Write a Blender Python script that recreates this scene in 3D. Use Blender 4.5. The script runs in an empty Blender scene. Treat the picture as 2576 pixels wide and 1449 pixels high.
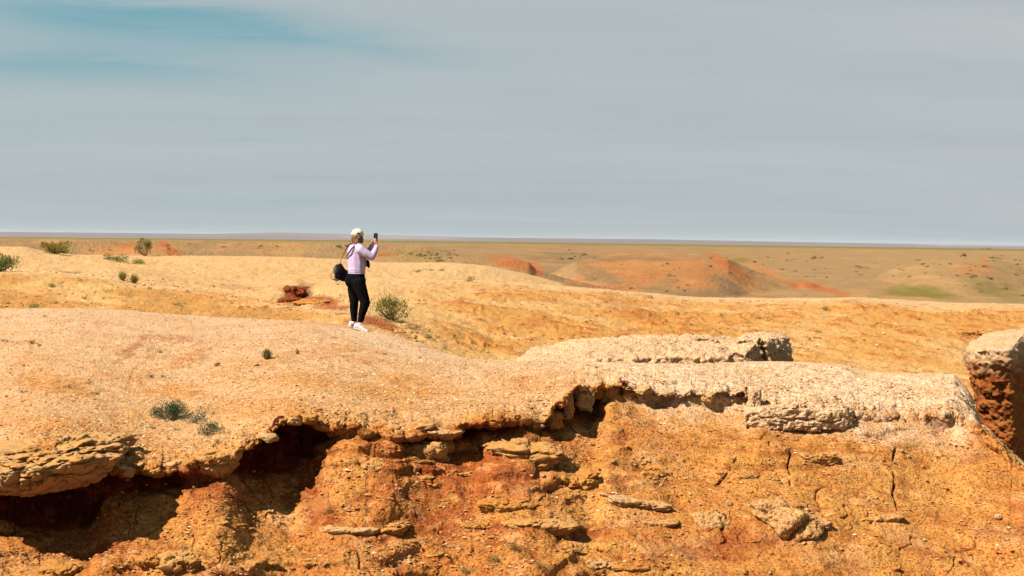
import bpy, math, random
import numpy as np
from mathutils import Matrix, Vector, Euler
R = math.radians
rng = np.random.default_rng(7)
random.seed(7)
scene = bpy.context.scene
col = scene.collection

# ------------------------------------------------------------------ camera
FOC = 3578.0                       # focal length in units of a 2576 px wide picture
CAM = np.array([0.0, 0.0, 1.5])
PITCH, ROLL = R(1.945), R(0.72)
cam_d = bpy.data.cameras.new('camera')
cam_d.sensor_width = 36.0
cam_d.lens = 36.0 * FOC / 2576.0
cam_d.clip_start = 0.1
cam_d.clip_end = 60000
cam = bpy.data.objects.new('camera', cam_d)
col.objects.link(cam)
cam.matrix_world = (Matrix.Translation(Vector(CAM)) @ Matrix.Rotation(math.pi / 2 - PITCH, 4, 'X')
                    @ Matrix.Rotation(ROLL, 4, 'Z'))
scene.camera = cam

# ------------------------------------------------------------------ light
SUN_EL = R(47)
SUN_H = Vector((-0.86, -0.51)).normalized()          # horizontal direction towards the sun
sun_vec = Vector((SUN_H.x * math.cos(SUN_EL), SUN_H.y * math.cos(SUN_EL), math.sin(SUN_EL)))
sd = bpy.data.lights.new('sun', 'SUN')
sd.energy = 5.0
sd.angle = R(0.5)
sd.color = (1.0, 0.95, 0.87)
so = bpy.data.objects.new('sun', sd)
so.rotation_euler = sun_vec.to_track_quat('Z', 'Y').to_euler()
col.objects.link(so)

world = bpy.data.worlds.new('World')
scene.world = world
world.use_nodes = True
wn = world.node_tree
wn.nodes.clear()


class NT:
    """small helper to write node trees"""
    def __init__(s, t): s.t = t
    def n(s, typ, **kw):
        nd = s.t.nodes.new(typ)
        ins = kw.pop('ins', {})
        for k, v in kw.items(): setattr(nd, k, v)
        for k, v in ins.items():
            if isinstance(v, bpy.types.NodeSocket): s.t.links.new(v, nd.inputs[k])
            else: nd.inputs[k].default_value = v
        return nd
    def link(s, a, b): s.t.links.new(a, b)
    def math(s, op, a, b=0.0, clamp=False):
        nd = s.n('ShaderNodeMath', operation=op, use_clamp=clamp)
        for i, v in enumerate((a, b)):
            if isinstance(v, bpy.types.NodeSocket): s.link(v, nd.inputs[i])
            else: nd.inputs[i].default_value = v
        return nd.outputs[0]
    def ramp(s, fac, stops, interp='LINEAR'):
        nd = s.n('ShaderNodeValToRGB')
        s.link(fac, nd.inputs[0])
        cr = nd.color_ramp
        cr.interpolation = interp
        while len(cr.elements) < len(stops): cr.elements.new(0.5)
        for el, (p, c) in zip(cr.elements, stops):
            el.position = p
            el.color = (c, c, c, 1) if isinstance(c, (int, float)) else (*c, 1)
        return nd.outputs[0]
    def mix(s, fac, a, b, mode='MIX'):
        nd = s.n('ShaderNodeMix', data_type='RGBA', blend_type=mode)
        for key, v in ((0, fac), (6, a), (7, b)):
            if isinstance(v, bpy.types.NodeSocket): s.link(v, nd.inputs[key])
            elif key == 0: nd.inputs[0].default_value = v
            else: nd.inputs[key].default_value = (*v, 1)
        return nd.outputs[2]


EXPOSURE = 1.4
SKY_STR = 0.06
W = NT(wn)
out = W.n('ShaderNodeOutputWorld')
bg = W.n('ShaderNodeBackground', ins={'Strength': SKY_STR})
W.link(bg.outputs[0], out.inputs[0])
sky = W.n('ShaderNodeTexSky', sky_type='NISHITA', sun_disc=False)
sky.sun_elevation = SUN_EL
sky.sun_rotation = math.atan2(SUN_H.x, SUN_H.y)
sky.altitude = 1200
sky.air_density = 1.0
sky.dust_density = 1.0
tc = W.n('ShaderNodeTexCoord')
sep = W.n('ShaderNodeSeparateXYZ', ins={0: tc.outputs['Generated']})
dx, dy, dz = sep.outputs
zc = W.math('ADD', W.math('MAXIMUM', dz, 0.0), 0.10)     # cloud sheet seen in perspective
px = W.math('DIVIDE', dx, zc)
py = W.math('DIVIDE', dy, zc)
comb = W.n('ShaderNodeCombineXYZ', ins={0: px, 1: py, 2: 0.0})
rot = W.n('ShaderNodeMapping', ins={'Vector': comb.outputs[0], 'Rotation': (0, 0, R(-15)), 'Scale': (0.42, 0.9, 1), 'Location': (1.3, 4.2, 0)})
nz = W.n('ShaderNodeTexNoise', ins={'Vector': rot.outputs[0], 'Scale': 0.55, 'Detail': 7.0, 'Roughness': 0.5, 'Distortion': 0.55})
rot2 = W.n('ShaderNodeMapping', ins={'Vector': comb.outputs[0], 'Rotation': (0, 0, R(-15)), 'Scale': (0.22, 0.8, 1), 'Location': (3.1, 1.2, 0)})
nz2 = W.n('ShaderNodeTexNoise', ins={'Vector': rot2.outputs[0], 'Scale': 1.6, 'Detail': 5.0, 'Roughness': 0.5, 'Distortion': 0.5})
# clear streak: a lens of open sky high in the left, its axis falling to the right
azs = W.math('DIVIDE', dx, W.math('MAXIMUM', dy, 0.05))
els = W.math('DIVIDE', dz, W.math('MAXIMUM', dy, 0.05))
rot3 = W.n('ShaderNodeMapping', ins={'Vector': comb.outputs[0], 'Rotation': (0, 0, R(-12)), 'Scale': (0.9, 2.6, 1), 'Location': (7.1, 2.2, 0)})
nz3 = W.n('ShaderNodeTexNoise', ins={'Vector': rot3.outputs[0], 'Scale': 2.0, 'Detail': 8.0, 'Roughness': 0.62, 'Distortion': 0.8})
wob = W.math('ADD', W.math('MULTIPLY', W.math('SUBTRACT', nz.outputs[0], 0.5), 0.055), W.math('MULTIPLY', W.math('SUBTRACT', nz3.outputs[0], 0.5), 0.022))
def lens(ax, el, slope, ra, re):
    da = W.math('SUBTRACT', azs, ax)
    line = W.math('ADD', W.math('SUBTRACT', els, el), W.math('MULTIPLY', da, slope))
    de = W.math('DIVIDE', W.math('ADD', line, wob), re)
    da2 = W.math('DIVIDE', da, ra)
    q = W.math('ADD', W.math('MULTIPLY', da2, da2), W.math('MULTIPLY', de, de))
    return W.math('POWER', 2.718, W.math('MULTIPLY', q, -1.0))
gap = W.math('ADD', lens(-0.265, 0.155, 0.105, 0.15, 0.014), W.math('MULTIPLY', lens(-0.32, 0.117, 0.03, 0.12, 0.011), 0.50), clamp=True)
gap = W.math('ADD', gap, W.math('MULTIPLY', lens(-0.29, 0.132, 0.06, 0.16, 0.030), 0.50), clamp=True)
gap = W.math('ADD', gap, W.math('MULTIPLY', lens(-0.14, 0.135, 0.14, 0.10, 0.006), 0.30), clamp=True)
gap = W.math('ADD', gap, W.math('MULTIPLY', lens(-0.17, 0.066, 0.03, 0.12, 0.0022), 0.22), clamp=True)
veil = W.ramp(nz.outputs[0], [(0.18, 0.80), (0.50, 0.93), (0.75, 1.0)])
streak = W.ramp(nz2.outputs[0], [(0.30, 0.0), (0.72, 1.0)])
up = W.ramp(dz, [(0.0, 1.0), (0.2, 1.0), (0.5, 0.45), (1.0, 0.25)])    # veil thins towards the zenith
cover = W.math('MULTIPLY', W.math('MULTIPLY', veil, up), W.math('SUBTRACT', 1.0, W.math('MULTIPLY', W.math('MULTIPLY', gap, W.ramp(nz3.outputs[0], [(0.3, 1.0), (0.7, 0.62)])), 0.95)), clamp=True)
K = 1.0 / (SKY_STR * 2 ** EXPOSURE)
def kc(c): return tuple(x * K for x in c)
cc = W.mix(streak, kc((0.448, 0.494, 0.514)), kc((0.520, 0.552, 0.562)))
left = W.math('ADD', W.math('MULTIPLY', azs, -0.9), 0.35, clamp=True)
cc = W.mix(W.math('MULTIPLY', left, 0.5), cc, kc((0.42, 0.505, 0.53)))
blue = W.mix(0.92, sky.outputs[0], kc((0.165, 0.385, 0.445)))
fin = W.mix(cover, blue, cc)
fin = W.mix(1.0, fin, W.ramp(nz3.outputs[0], [(0.3, 0.985), (0.7, 1.015)]), 'MULTIPLY')
W.link(fin, bg.inputs['Color'])

scene.view_settings.view_transform = 'Standard'
scene.view_settings.look = 'None'
scene.view_settings.exposure = EXPOSURE
scene.view_settings.gamma = 1.0
scene.view_settings.use_curve_mapping = False
scene.cycles.max_bounces = 5
scene.cycles.diffuse_bounces = 3
scene.cycles.volume_bounces = 0

# ------------------------------------------------------------------ picture <-> place
cp, sp = math.cos(PITCH), math.sin(PITCH)
fwd = np.array([0, cp, -sp]); u0 = np.array([0, sp, cp]); r0 = np.array([1.0, 0, 0])
rgt = math.cos(ROLL) * r0 + math.sin(ROLL) * u0
upv = -math.sin(ROLL) * r0 + math.cos(ROLL) * u0


def ae(u, v):
    """slopes (x/y, z/y) of the line of sight through a point of the photograph"""
    u = np.asarray(u, float); v = np.asarray(v, float)
    d = fwd + rgt * ((u - 1288) / FOC)[..., None] - upv * ((v - 724.5) / FOC)[..., None]
    return d[..., 0] / d[..., 1], d[..., 2] / d[..., 1]


def proj(P):
    q = P - CAM
    zf = q @ fwd
    zf = np.where(zf < 1e-3, 1e-3, zf)
    return 1288 + FOC * (q @ rgt) / zf, 724.5 - FOC * (q @ upv) / zf


def pix(u, v, Y):
    a, e = ae(u, v)
    return np.array([a * Y, Y, CAM[2] + e * Y])


def ecurve(pts, a):
    """[(u, v)] -> slope z/y as a function of slope x/y"""
    p = np.array(pts, float)
    A, E = ae(p[:, 0], p[:, 1])
    return np.interp(a, A, E)


def ucurve(pts, a):
    p = np.array(pts, float)
    A = (p[:, 0] - 1288) / FOC
    return np.interp(a, A, p[:, 1])


# ------------------------------------------------------------------ noise
_perm = rng.permutation(256).astype(np.int32)
_perm = np.concatenate([_perm, _perm, _perm])
_g = rng.normal(size=(256, 3)); _g = (_g / np.linalg.norm(_g, axis=1)[:, None]).astype(np.float32)


def perlin(P):
    P = P.astype(np.float32)
    i = np.floor(P).astype(np.int32); f = P - i; i &= 255
    w = f * f * f * (f * (f * 6 - 15) + 10)
    r = np.zeros(len(P), np.float32)
    for cx in (0, 1):
        wx = w[:, 0] if cx else 1 - w[:, 0]
        hx = _perm[i[:, 0] + cx]
        for cy in (0, 1):
            wy = w[:, 1] if cy else 1 - w[:, 1]
            hy = _perm[hx + i[:, 1] + cy]
            for cz in (0, 1):
                wz = w[:, 2] if cz else 1 - w[:, 2]
                g = _g[_perm[hy + i[:, 2] + cz]]
                dot = g[:, 0] * (f[:, 0] - cx) + g[:, 1] * (f[:, 1] - cy) + g[:, 2] * (f[:, 2] - cz)
                r += wx * wy * wz * dot
    return r * 1.6


def fbm(P, octv=4, gain=0.5, lac=2.03):
    r = 0; a = 1; s = 1.0
    for k in range(octv):
        r = r + a * perlin(P * s + 17.3 * k)
        a *= gain; s *= lac
    return r


def cell(P):
    """distance to nearest and second nearest jittered point"""
    P = P.astype(np.float32)
    i = np.floor(P).astype(np.int32)
    d1 = np.full(len(P), 9, np.float32); d2 = d1.copy(); idn = np.zeros(len(P), np.int32)
    for ox in (-1, 0, 1):
        for oy in (-1, 0, 1):
            for oz in (-1, 0, 1):
                c = i + np.array([ox, oy, oz], np.int32)
                h = _perm[_perm[_perm[c[:, 0] & 255] + (c[:, 1] & 255)] + (c[:, 2] & 255)]
                q = c + 0.5 + _g[h] * 0.55 - P
                d = (q * q).sum(1)
                m = d < d1
                d2 = np.where(m, d1, np.minimum(d2, d)); idn = np.where(m, h, idn)
                d1 = np.where(m, d, d1)
    return np.sqrt(d1), np.sqrt(d2), idn / 255.0


def sstep(a, b, x):
    t = np.clip((x - a) / (b - a), 0, 1)
    return t * t * (3 - 2 * t)


def mesh_np(name, V, F, smooth=False, cols=None, mat=None):
    """V (n,3); F (m,k) with k = 3 or 4"""
    me = bpy.data.meshes.new(name)
    F = np.asarray(F, np.int32); k = F.shape[1]
    me.vertices.add(len(V)); me.vertices.foreach_set('co', np.asarray(V, np.float32).ravel())
    me.loops.add(F.size); me.loops.foreach_set('vertex_index', F.ravel())
    me.polygons.add(len(F))
    me.polygons.foreach_set('loop_start', np.arange(0, F.size, k, dtype=np.int32))
    me.polygons.foreach_set('use_smooth', np.full(len(F), smooth))
    me.update(calc_edges=True)
    if cols is not None:
        at = me.color_attributes.new('Col', 'FLOAT_COLOR', 'POINT')
        c4 = np.ones((len(V), 4), np.float32); c4[:, :3] = cols
        at.data.foreach_set('color', c4.ravel())
    if mat: me.materials.append(mat)
    return me


def grid_faces(nr, nc):
    i = np.arange(nr * nc).reshape(nr, nc)
    return np.stack([i[:-1, :-1], i[:-1, 1:], i[1:, 1:], i[1:, :-1]], -1).reshape(-1, 4)


def grid_normals(G):
    du = np.gradient(G, axis=1); dv = np.gradient(G, axis=0)
    n = np.cross(du, dv)
    return n / (np.linalg.norm(n, axis=-1, keepdims=True) + 1e-9)


def link(o, parent=None, **props):
    col.objects.link(o)
    if parent: o.parent = parent
    for k, v in props.items(): o[k] = v
    return o


def obj(name, me, parent=None, **props):
    return link(bpy.data.objects.new(name, me), parent, **props)


# ------------------------------------------------------------------ materials
def earth_mat(name, scale=1.0, speck=0.5, bump=0.012, grit=90.0, warm=(0.62, 0.40, 0.28)):
    m = bpy.data.materials.new(name); m.use_nodes = True
    t = m.node_tree; t.nodes.clear(); N = NT(t)
    o = N.n('ShaderNodeOutputMaterial'); b = N.n('ShaderNodeBsdfPrincipled', ins={'Roughness': 0.95})
    b.inputs['Specular IOR Level'].default_value = 0.08
    N.link(b.outputs[0], o.inputs[0])
    at = N.n('ShaderNodeAttribute', attribute_name='Col')
    ge = N.n('ShaderNodeNewGeometry')
    P = ge.outputs['Position']
    n1 = N.n('ShaderNodeTexNoise', ins={'Vector': P, 'Scale': 14.0 * scale, 'Detail': 5.0, 'Roughness': 0.65})
    n2 = N.n('ShaderNodeTexNoise', ins={'Vector': P, 'Scale': 46.0 * scale, 'Detail': 2.0, 'Roughness': 0.6})
    vo = N.n('ShaderNodeTexVoronoi', ins={'Vector': P, 'Scale': grit * scale, 'Randomness': 1.0})
    c = at.outputs['Color']
    light = N.ramp(n1.outputs[0], [(0.3, 0.88), (0.7, 1.10)])
    c = N.mix(1.0, c, light, 'MULTIPLY')
    # reddish clay showing through between pale crusts
    red = N.math('MULTIPLY', N.ramp(n2.outputs[0], [(0.50, 0.0), (0.66, 1.0)]), speck)
    c = N.mix(red, c, N.mix(1.0, c, warm, 'MULTIPLY'))
    sp_ = N.n('ShaderNodeSeparateColor', ins={0: vo.outputs['Color']})
    g = N.ramp(sp_.outputs[0], [(0.0, 0.76), (0.12, 0.94), (0.85, 1.03), (1.0, 1.16)])
    c = N.mix(min(1.0, speck * 1.3), c, N.mix(1.0, c, g, 'MULTIPLY'))
    N.link(c, b.inputs['Base Color'])
    h = N.math('ADD', N.math('MULTIPLY', n2.outputs[0], 0.6), N.math('MULTIPLY', n1.outputs[0], 1.0))
    h = N.math('SUBTRACT', h, N.math('MULTIPLY', vo.outputs['Distance'], 0.5))
    bp = N.n('ShaderNodeBump', ins={'Height': h, 'Strength': 0.9, 'Distance': bump})
    N.link(bp.outputs[0], b.inputs['Normal'])
    return m


def plain_mat(name, c, rough=0.8, spec=0.3, var=0.15, vs=20.0, bump=0.0, bs=60.0, transl=0.0, attr=False, coord='Object'):
    m = bpy.data.materials.new(name); m.use_nodes = True
    t = m.node_tree; t.nodes.clear(); N = NT(t)
    o = N.n('ShaderNodeOutputMaterial'); b = N.n('ShaderNodeBsdfPrincipled', ins={'Roughness': rough})
    b.inputs['Specular IOR Level'].default_value = spec
    tc = N.n('ShaderNodeTexCoord')
    n = N.n('ShaderNodeTexNoise', ins={'Vector': tc.outputs[coord], 'Scale': vs, 'Detail': 4.0})
    base = N.n('ShaderNodeAttribute', attribute_name='Col').outputs['Color'] if attr else c
    cc = N.mix(1.0, base, N.ramp(n.outputs[0], [(0.3, 1 - var), (0.7, 1 + var)]), 'MULTIPLY')
    N.link(cc, b.inputs['Base Color'])
    if bump:
        n3 = N.n('ShaderNodeTexNoise', ins={'Vector': tc.outputs[coord], 'Scale': bs, 'Detail': 3.0})
        bp = N.n('ShaderNodeBump', ins={'Height': n3.outputs[0], 'Strength': 0.8, 'Distance': bump})
        N.link(bp.outputs[0], b.inputs['Normal'])
    if transl:
        tr = N.n('ShaderNodeBsdfTranslucent'); N.link(cc, tr.inputs[0])
        ms = N.n('ShaderNodeMixShader', ins={0: transl}); N.link(b.outputs[0], ms.inputs[1]); N.link(tr.outputs[0], ms.inputs[2])
        N.link(ms.outputs[0], o.inputs[0])
    else:
        N.link(b.outputs[0], o.inputs[0])
    return m


PALE = np.array([0.420, 0.255, 0.124])
WHITE = np.array([0.450, 0.325, 0.210])
TAN = np.array([0.400, 0.210, 0.068])
ORANGE = np.array([0.365, 0.142, 0.032])
RED = np.array([0.220, 0.048, 0.011])
DRED = np.array([0.060, 0.009, 0.003])
SANDM = np.array([0.425, 0.262, 0.106])
PALE, WHITE, TAN, ORANGE, RED, DRED, SANDM = [x * .76 for x in (PALE * np.array([1, .955, .93]), WHITE * np.array([1, .96, .93]), TAN * np.array([.98, .93, .80]), ORANGE * np.array([.97, .97, 1.0]), RED, DRED, SANDM * np.array([1, .96, .92]))]
PALE = PALE * np.array([1.0, .995, .93]); WHITE = WHITE * np.array([1.05, 1.05, 1.0]); TAN = TAN * np.array([.98, .90, .75])
ORANGE = ORANGE * np.array([.95, .90, .80]); SANDM = SANDM * np.array([1.0, .97, .90])



def mixc(C, c2, m):
    m = np.clip(m, 0, 1)[..., None]
    return C * (1 - m) + c2 * m


M_near = earth_mat('near_earth', 1.0, 0.95, 0.013, 42.0, (.50, .22, .12))
M_mid = earth_mat('valley_earth', 0.35, 0.35, 0.03, 60.0)
M_far = earth_mat('canyon_earth', 0.02, 0.25, 0.4, 60.0, (0.8, 0.7, 0.6))

# ------------------------------------------------------------------ near bluff: gully, undercut face, plateau, crest
inner = ae(np.linspace(-70, 2650, 1200), np.full(1200, 1000.0))[0]
a_cols = np.concatenate([np.linspace(-0.62, inner[0], 60, endpoint=False), inner, np.linspace(inner[-1], 0.62, 60)[1:]])
NC = len(a_cols)
LIP = [(-900, 1330), (-200, 1250), (0, 1185), (60, 1140), (130, 1122), (200, 1140), (230, 1175), (270, 1165), (370, 1180), (470, 1163), (580, 1140), (655, 1098),
       (700, 1062), (740, 1048), (830, 1062), (960, 1070), (1020, 1088), (1080, 1075), (1200, 1057), (1320, 1043), (1370, 1058),
       (1400, 1000), (1450, 978), (1500, 962), (1560, 968), (1600, 985), (1700, 992), (1800, 986), (1880, 985), (1900, 1010),
       (2100, 1012), (2150, 1036), (2200, 1042), (2400, 1030), (2450, 1066), (2520, 1124), (2576, 1180), (2700, 1270), (3400, 1500)]
CREST = [(-900, 790), (-200, 778), (0, 775), (200, 773), (330, 779), (450, 790), (560, 797), (700, 803), (800, 808), (890, 820), (950, 832), (1050, 860),
         (1130, 888), (1180, 900), (1240, 905), (1400, 908), (1500, 910), (1700, 914), (1850, 912), (1930, 908), (1990, 910), (2080, 914), (2130, 919), (2190, 936),
         (2300, 938), (2400, 942), (2430, 975), (2446, 1003), (2462, 1052), (2520, 1110), (2576, 1166), (2700, 1258), (3400, 1480)]
YCR = [(-900, 30), (0, 28), (450, 26), (890, 23.5), (1050, 21.5), (1130, 20.2), (1230, 19.0), (1500, 18.3), (1990, 17.8), (2130, 17.3), (2190, 16.8),
       (2400, 16.2), (2446, 15.6), (2462, 15.4), (2520, 14.9), (2576, 14.5), (2700, 14.0), (3400, 12.5)]
ZLIP = [(-900, 0.0), (0, -0.02), (600, 0.0), (1300, -0.02), (1500, -0.10), (1900, -0.22), (2200, -0.32), (2400, -0.28), (2450, -0.42), (2576, -0.72), (3400, -1.2)]
RECESS = [(-900, .2), (0, .22), (190, .22), (240, .16), (440, .15), (475, .05), (560, .04), (585, .10), (620, .26), (740, .32), (822, .30), (838, .03), (985, .05), (1012, .13), (1060, .13), (1075, .06), (1088, .27), (1225, .26), (1250, .06), (1310, .10),
          (1355, .04), (1380, .22), (1430, .13), (1500, .20), (1525, .01), (1700, .03), (1870, .02), (1905, -.06), (3400, -.06)]
VS = [(-900, 1400), (0, 1318), (150, 1345), (230, 1330), (270, 1245), (400, 1240), (580, 1190), (640, 1200), (720, 1195), (800, 1130), (835, 1095), (990, 1092), (1020, 1115),
      (1080, 1108), (1180, 1112), (1230, 1090), (1360, 1080), (1400, 1070), (1500, 1030), (1530, 1000), (1600, 1010), (1900, 1035), (2150, 1060), (2450, 1090), (2576, 1200), (2700, 1290), (3400, 1520)]
THICK = [(-900, .1), (0, .16), (200, .14), (240, .03), (560, .06), (740, .03), (840, .04), (1080, .05), (1230, .05), (1400, .08), (1500, .05), (1560, .03), (3400, .03)]
DELTA = [(-900, .7), (0, .80), (300, 1.0), (600, 1.35), (1100, 1.6), (1500, 2.6), (2000, 2.3), (2450, 1.9), (2576, 1.3), (3400, .9)]
lipn = fbm(np.stack([a_cols * 40, a_cols * 0, a_cols * 0], 1), 5, 0.6)
blk = fbm(np.stack([a_cols * 75, a_cols * 0 + 3, a_cols * 0], 1), 2)
e_lip = ecurve(LIP, a_cols) + lipn * 0.0017 + 0.0007 * fbm(np.stack([a_cols * 170, a_cols * 0 + 7, a_cols * 0], 1), 3, .7) + .0030 * (np.floor(blk * 4) / 4)
YLIP = [(-900, 11.0), (0, 11.5), (230, 11.8), (580, 12.0), (655, 12.3), (740, 12.5), (960, 12.7), (1200, 13.0), (1370, 13.3), (1450, 13.7), (1500, 14.0), (1600, 14.1), (2100, 14.15), (2400, 14.2), (2450, 14.1),
        (2520, 13.8), (2576, 13.5), (2700, 13.0), (3400, 11.5)]
y_lip = ucurve(YLIP, a_cols)
y_lip = np.convolve(np.pad(y_lip, 8, mode='edge'), np.ones(17) / 17, 'valid')
y_lip_s = y_lip.copy()
y_lip = y_lip + 0.08 * fbm(np.stack([a_cols * 70, a_cols * 0 + 13, a_cols * 0], 1), 3, .5) + .10 * np.floor(3 * fbm(np.stack([a_cols * 60, a_cols * 0 + 23, a_cols * 0], 1), 2)) / 3
y_lip = np.minimum(y_lip, y_lip_s + .12)
z_lip = 1.5 + e_lip * y_lip
e_cr = ecurve(CREST, a_cols)
y_cr = ucurve(YCR, a_cols)
k = np.ones(31) / 31
y_cr = np.convolve(np.pad(y_cr, 15, mode='edge'), k, 'valid')
z_cr = 1.5 + e_cr * y_cr
rec = 1.15 * ucurve(RECESS, a_cols) * (1 + 0.30 * fbm(np.stack([a_cols * 70, a_cols * 0 + 5, a_cols * 0], 1), 5, 0.7))
def sm1(x, w): return np.convolve(np.pad(x, w // 2, mode='edge'), np.ones(w) / w, 'valid')
y_rec = np.where(rec > 0, np.maximum(y_lip_s + rec, y_lip + .02), y_lip + rec)
y_foot = y_lip_s + sm1(rec, 31)
e_vs = sm1(ecurve(VS, a_cols), 13)
z_rec = 1.5 + e_vs * y_foot
thick = ucurve(THICK, a_cols) * (1 + 0.5 * fbm(np.stack([a_cols * 90, a_cols * 0 + 9, a_cols * 0], 1), 4, 0.6))
z_und = z_lip - np.clip(thick, 0.012, 1)
z_rec = np.minimum(z_rec, z_und - 0.02)
y_b = y_foot - ucurve(DELTA, a_cols)
y_b = np.convolve(np.pad(y_b, 40, mode='edge'), np.ones(81) / 81, 'valid')
z_b = 1.5 + ecurve([(-900, 1449), (3400, 1449)], a_cols) * y_b
one = np.ones(NC)
def sm_u(x, w):
    xi = np.linspace(a_cols[0], a_cols[-1], 2400); g_ = sm1(np.interp(xi, a_cols, x), w); g_ = sm1(g_, w)
    return np.interp(a_cols, xi, g_)
y_m = sm_u(y_lip_s, 121) + .8
z_m = sm_u(z_lip, 121) + 0.05
y_q = y_m + (sm_u(y_cr, 121) - y_m) * .45
z_q = z_m + (sm_u(z_cr, 121) - z_m) * .55 + .02
right_ = sstep(0.20, 0.26, a_cols)          # the plateau is narrow at the right end
y_ls = y_lip_s; z_ls = sm1(z_lip, 31)
y_m = y_m * (1 - right_) + (y_ls + (y_cr - y_ls) * .4) * right_
z_m = z_m * (1 - right_) + (z_ls + (z_cr - z_ls) * .55) * right_
y_q = y_q * (1 - right_) + (y_ls + (y_cr - y_ls) * .75) * right_
z_q = z_q * (1 - right_) + (z_ls + (z_cr - z_ls) * .88) * right_
knots = [  # (Y, Z, rows up to the next)
    (one * 0.8, one * -0.15, 5), (one * 2.8, one * -0.9, 6), (one * 4.8, one * -2.7, 10), (y_b - 1.0, np.minimum(z_b - 1.3, -1.9), 26),
    (y_b, z_b, 235), (y_foot, z_rec, 55), (y_rec + 0.02, z_und + 0.01, 24), (y_lip + 0.015, z_und, 20), (y_lip, z_lip, 250),  # split below
    (y_cr, z_cr, 22), (y_cr + 1.6, z_cr - 0.35, 14), (y_cr + 3.8, z_cr - 2.2, 1)]
rows_y, rows_z, tag_r = [], [], []
for i in range(len(knots) - 1):
    y0, z0, n = knots[i]; y1, z1, _ = knots[i + 1]
    for j in range(n):
        t = j / n
        if i == 8:      # plateau: more rows near the lip, a slightly domed profile
            tt = t
            # equal steps in the picture
            yk = (y0, y_m, y_q, y1); zk = (z0, z_m, z_q, z1)
            ek = [(z_ - 1.5) / y_ for y_, z_ in zip(yk, zk)]
            ee = ek[0] + (ek[3] - ek[0]) * tt
            # the profile is piecewise; place each row where its line of sight meets it
            yy = y1.copy(); zz = z1.copy(); done = np.zeros(NC, bool)
            for q_ in range(3):
                ya, yb_, za, zb_ = yk[q_], yk[q_ + 1], zk[q_], zk[q_ + 1]
                den = (zb_ - za) - ee * (yb_ - ya)
                s = (ee * ya + 1.5 - za) / np.where(np.abs(den) < 1e-6, 1e-6, den)
                hit = (~done) & (s >= -1e-4) & (s <= 1.0001)
                yy = np.where(hit, ya + (yb_ - ya) * s, yy); zz = np.where(hit, za + (zb_ - za) * s, zz)
                done |= hit
            rows_y.append(yy); rows_z.append(zz)
        else:
            rows_y.append(y0 + (y1 - y0) * t); rows_z.append(z0 + (z1 - z0) * t)
        tag_r.append(i + t)
rows_y.append(knots[-1][0]); rows_z.append(knots[-1][1]); tag_r.append(len(knots) - 1)
YY = np.array(rows_y); ZZ = np.array(rows_z); TR = np.array(tag_r)[:, None] * np.ones(NC)
NR = len(YY)
for _ in range(3):      # round the corners a little
    YY[1:-1] = (YY[:-2] + 2 * YY[1:-1] + YY[2:]) / 4
    ZZ[1:-1] = (ZZ[:-2] + 2 * ZZ[1:-1] + ZZ[2:]) / 4
G = np.stack([a_cols[None] * YY, YY, ZZ], -1)
m_face = sstep(2.5, 4.0, TR) * (1 - sstep(7.6, 8.0, TR))
m_top = sstep(8.0, 8.06, TR)
m_lipz = np.exp(-((TR - 8.0) / 0.16) ** 2)
m_crest = np.exp(-((TR - 9.0) / 0.10) ** 2)
Nn = grid_normals(G)
if Nn[NR - 60, NC // 2, 2] < 0: Nn = -Nn
P = G.reshape(-1, 3)
Uu, Vv = proj(P)
f1 = fbm(P * 1.1, 3); f2 = fbm(P * 5.0 + 3, 4, 0.55)
f3 = fbm(P * np.array([16, 16, 22]) + 9, 3, 0.6)
c1, c2, cid = cell(P * np.array([5.0, 5.0, 9.0]) + 0.5 * np.stack([f2, f1, f2], 1))
c1 = c1.reshape(-1)
mf = m_face.ravel(); mt = m_top.ravel(); ml = m_lipz.ravel(); mc = m_crest.ravel()
crk = np.abs(fbm(P * np.array([1.6, 1.6, .7]) + 61, 3, .6))
crack = np.clip(1 - crk / .035, 0, 1) * sstep(.0, .4, fbm(P * .9 + 81, 2))
# bedding: repeated thin ledges standing out of the face
zz = P[:, 2] * 7.0 + 0.9 * f1 + 0.06 * P[:, 0]
fr = zz - np.floor(zz)
ledge = sstep(0.0, 0.16, fr) * (1 - sstep(0.35, 1.0, fr))
lmask = sstep(-0.05, 0.45, fbm(P * np.array([0.9, 0.9, 3.0]) + 31, 3))
ridg = 1 - np.abs(fbm(P * np.array([3.2, 3.2, 1.2]) + 11, 3))
calm = 1 - .45 * sstep(1420, 1750, Uu)
f2s = fbm(P * np.array([3.2, 3.2, 5.0]) + 3, 3, .5)
disp = mf * (0.050 * f1 + calm * (0.040 * f2s + 0.006 * f3 + 0.040 * ledge * lmask) - .035 * crack)
disp += mt * (1 - mc * 0.6) * (0.030 * f1 + 0.014 * f2 + 0.003 * f3)
wash = np.clip(1 - np.abs(fbm(np.stack([P[:, 0] * .5 + P[:, 1] * .12, P[:, 1] * .16, P[:, 2] * 0], 1) + 33, 3)) / .08, 0, 1) * mt
disp -= wash * .010 * (1 - mc)
chunk = np.clip((c2 - c1) * 3, 0, 1)
disp += ml * (0.035 * (cid - 0.5) + 0.03 * chunk - 0.02)
whitecap = sstep(1330, 1500, Uu) * mt
disp += whitecap * (1 - mc) * (0.02 * f2 + 0.03 * (cid - 0.5) * chunk * sstep(-0.2, 0.3, f1))
pebm = mt * sstep(-0.35, 0.3, fbm(P * 1.7 + 70, 2))
p1, p2, pid = cell(P * 17.0)
disp += (pebm * 0.8 * (1 - .6 * whitecap) + mf * 0.9 * calm) * np.clip(0.42 - p1, 0, 1) * (pid > 0.6) * 0.05
groove = np.zeros(len(P), np.float32)
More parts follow.
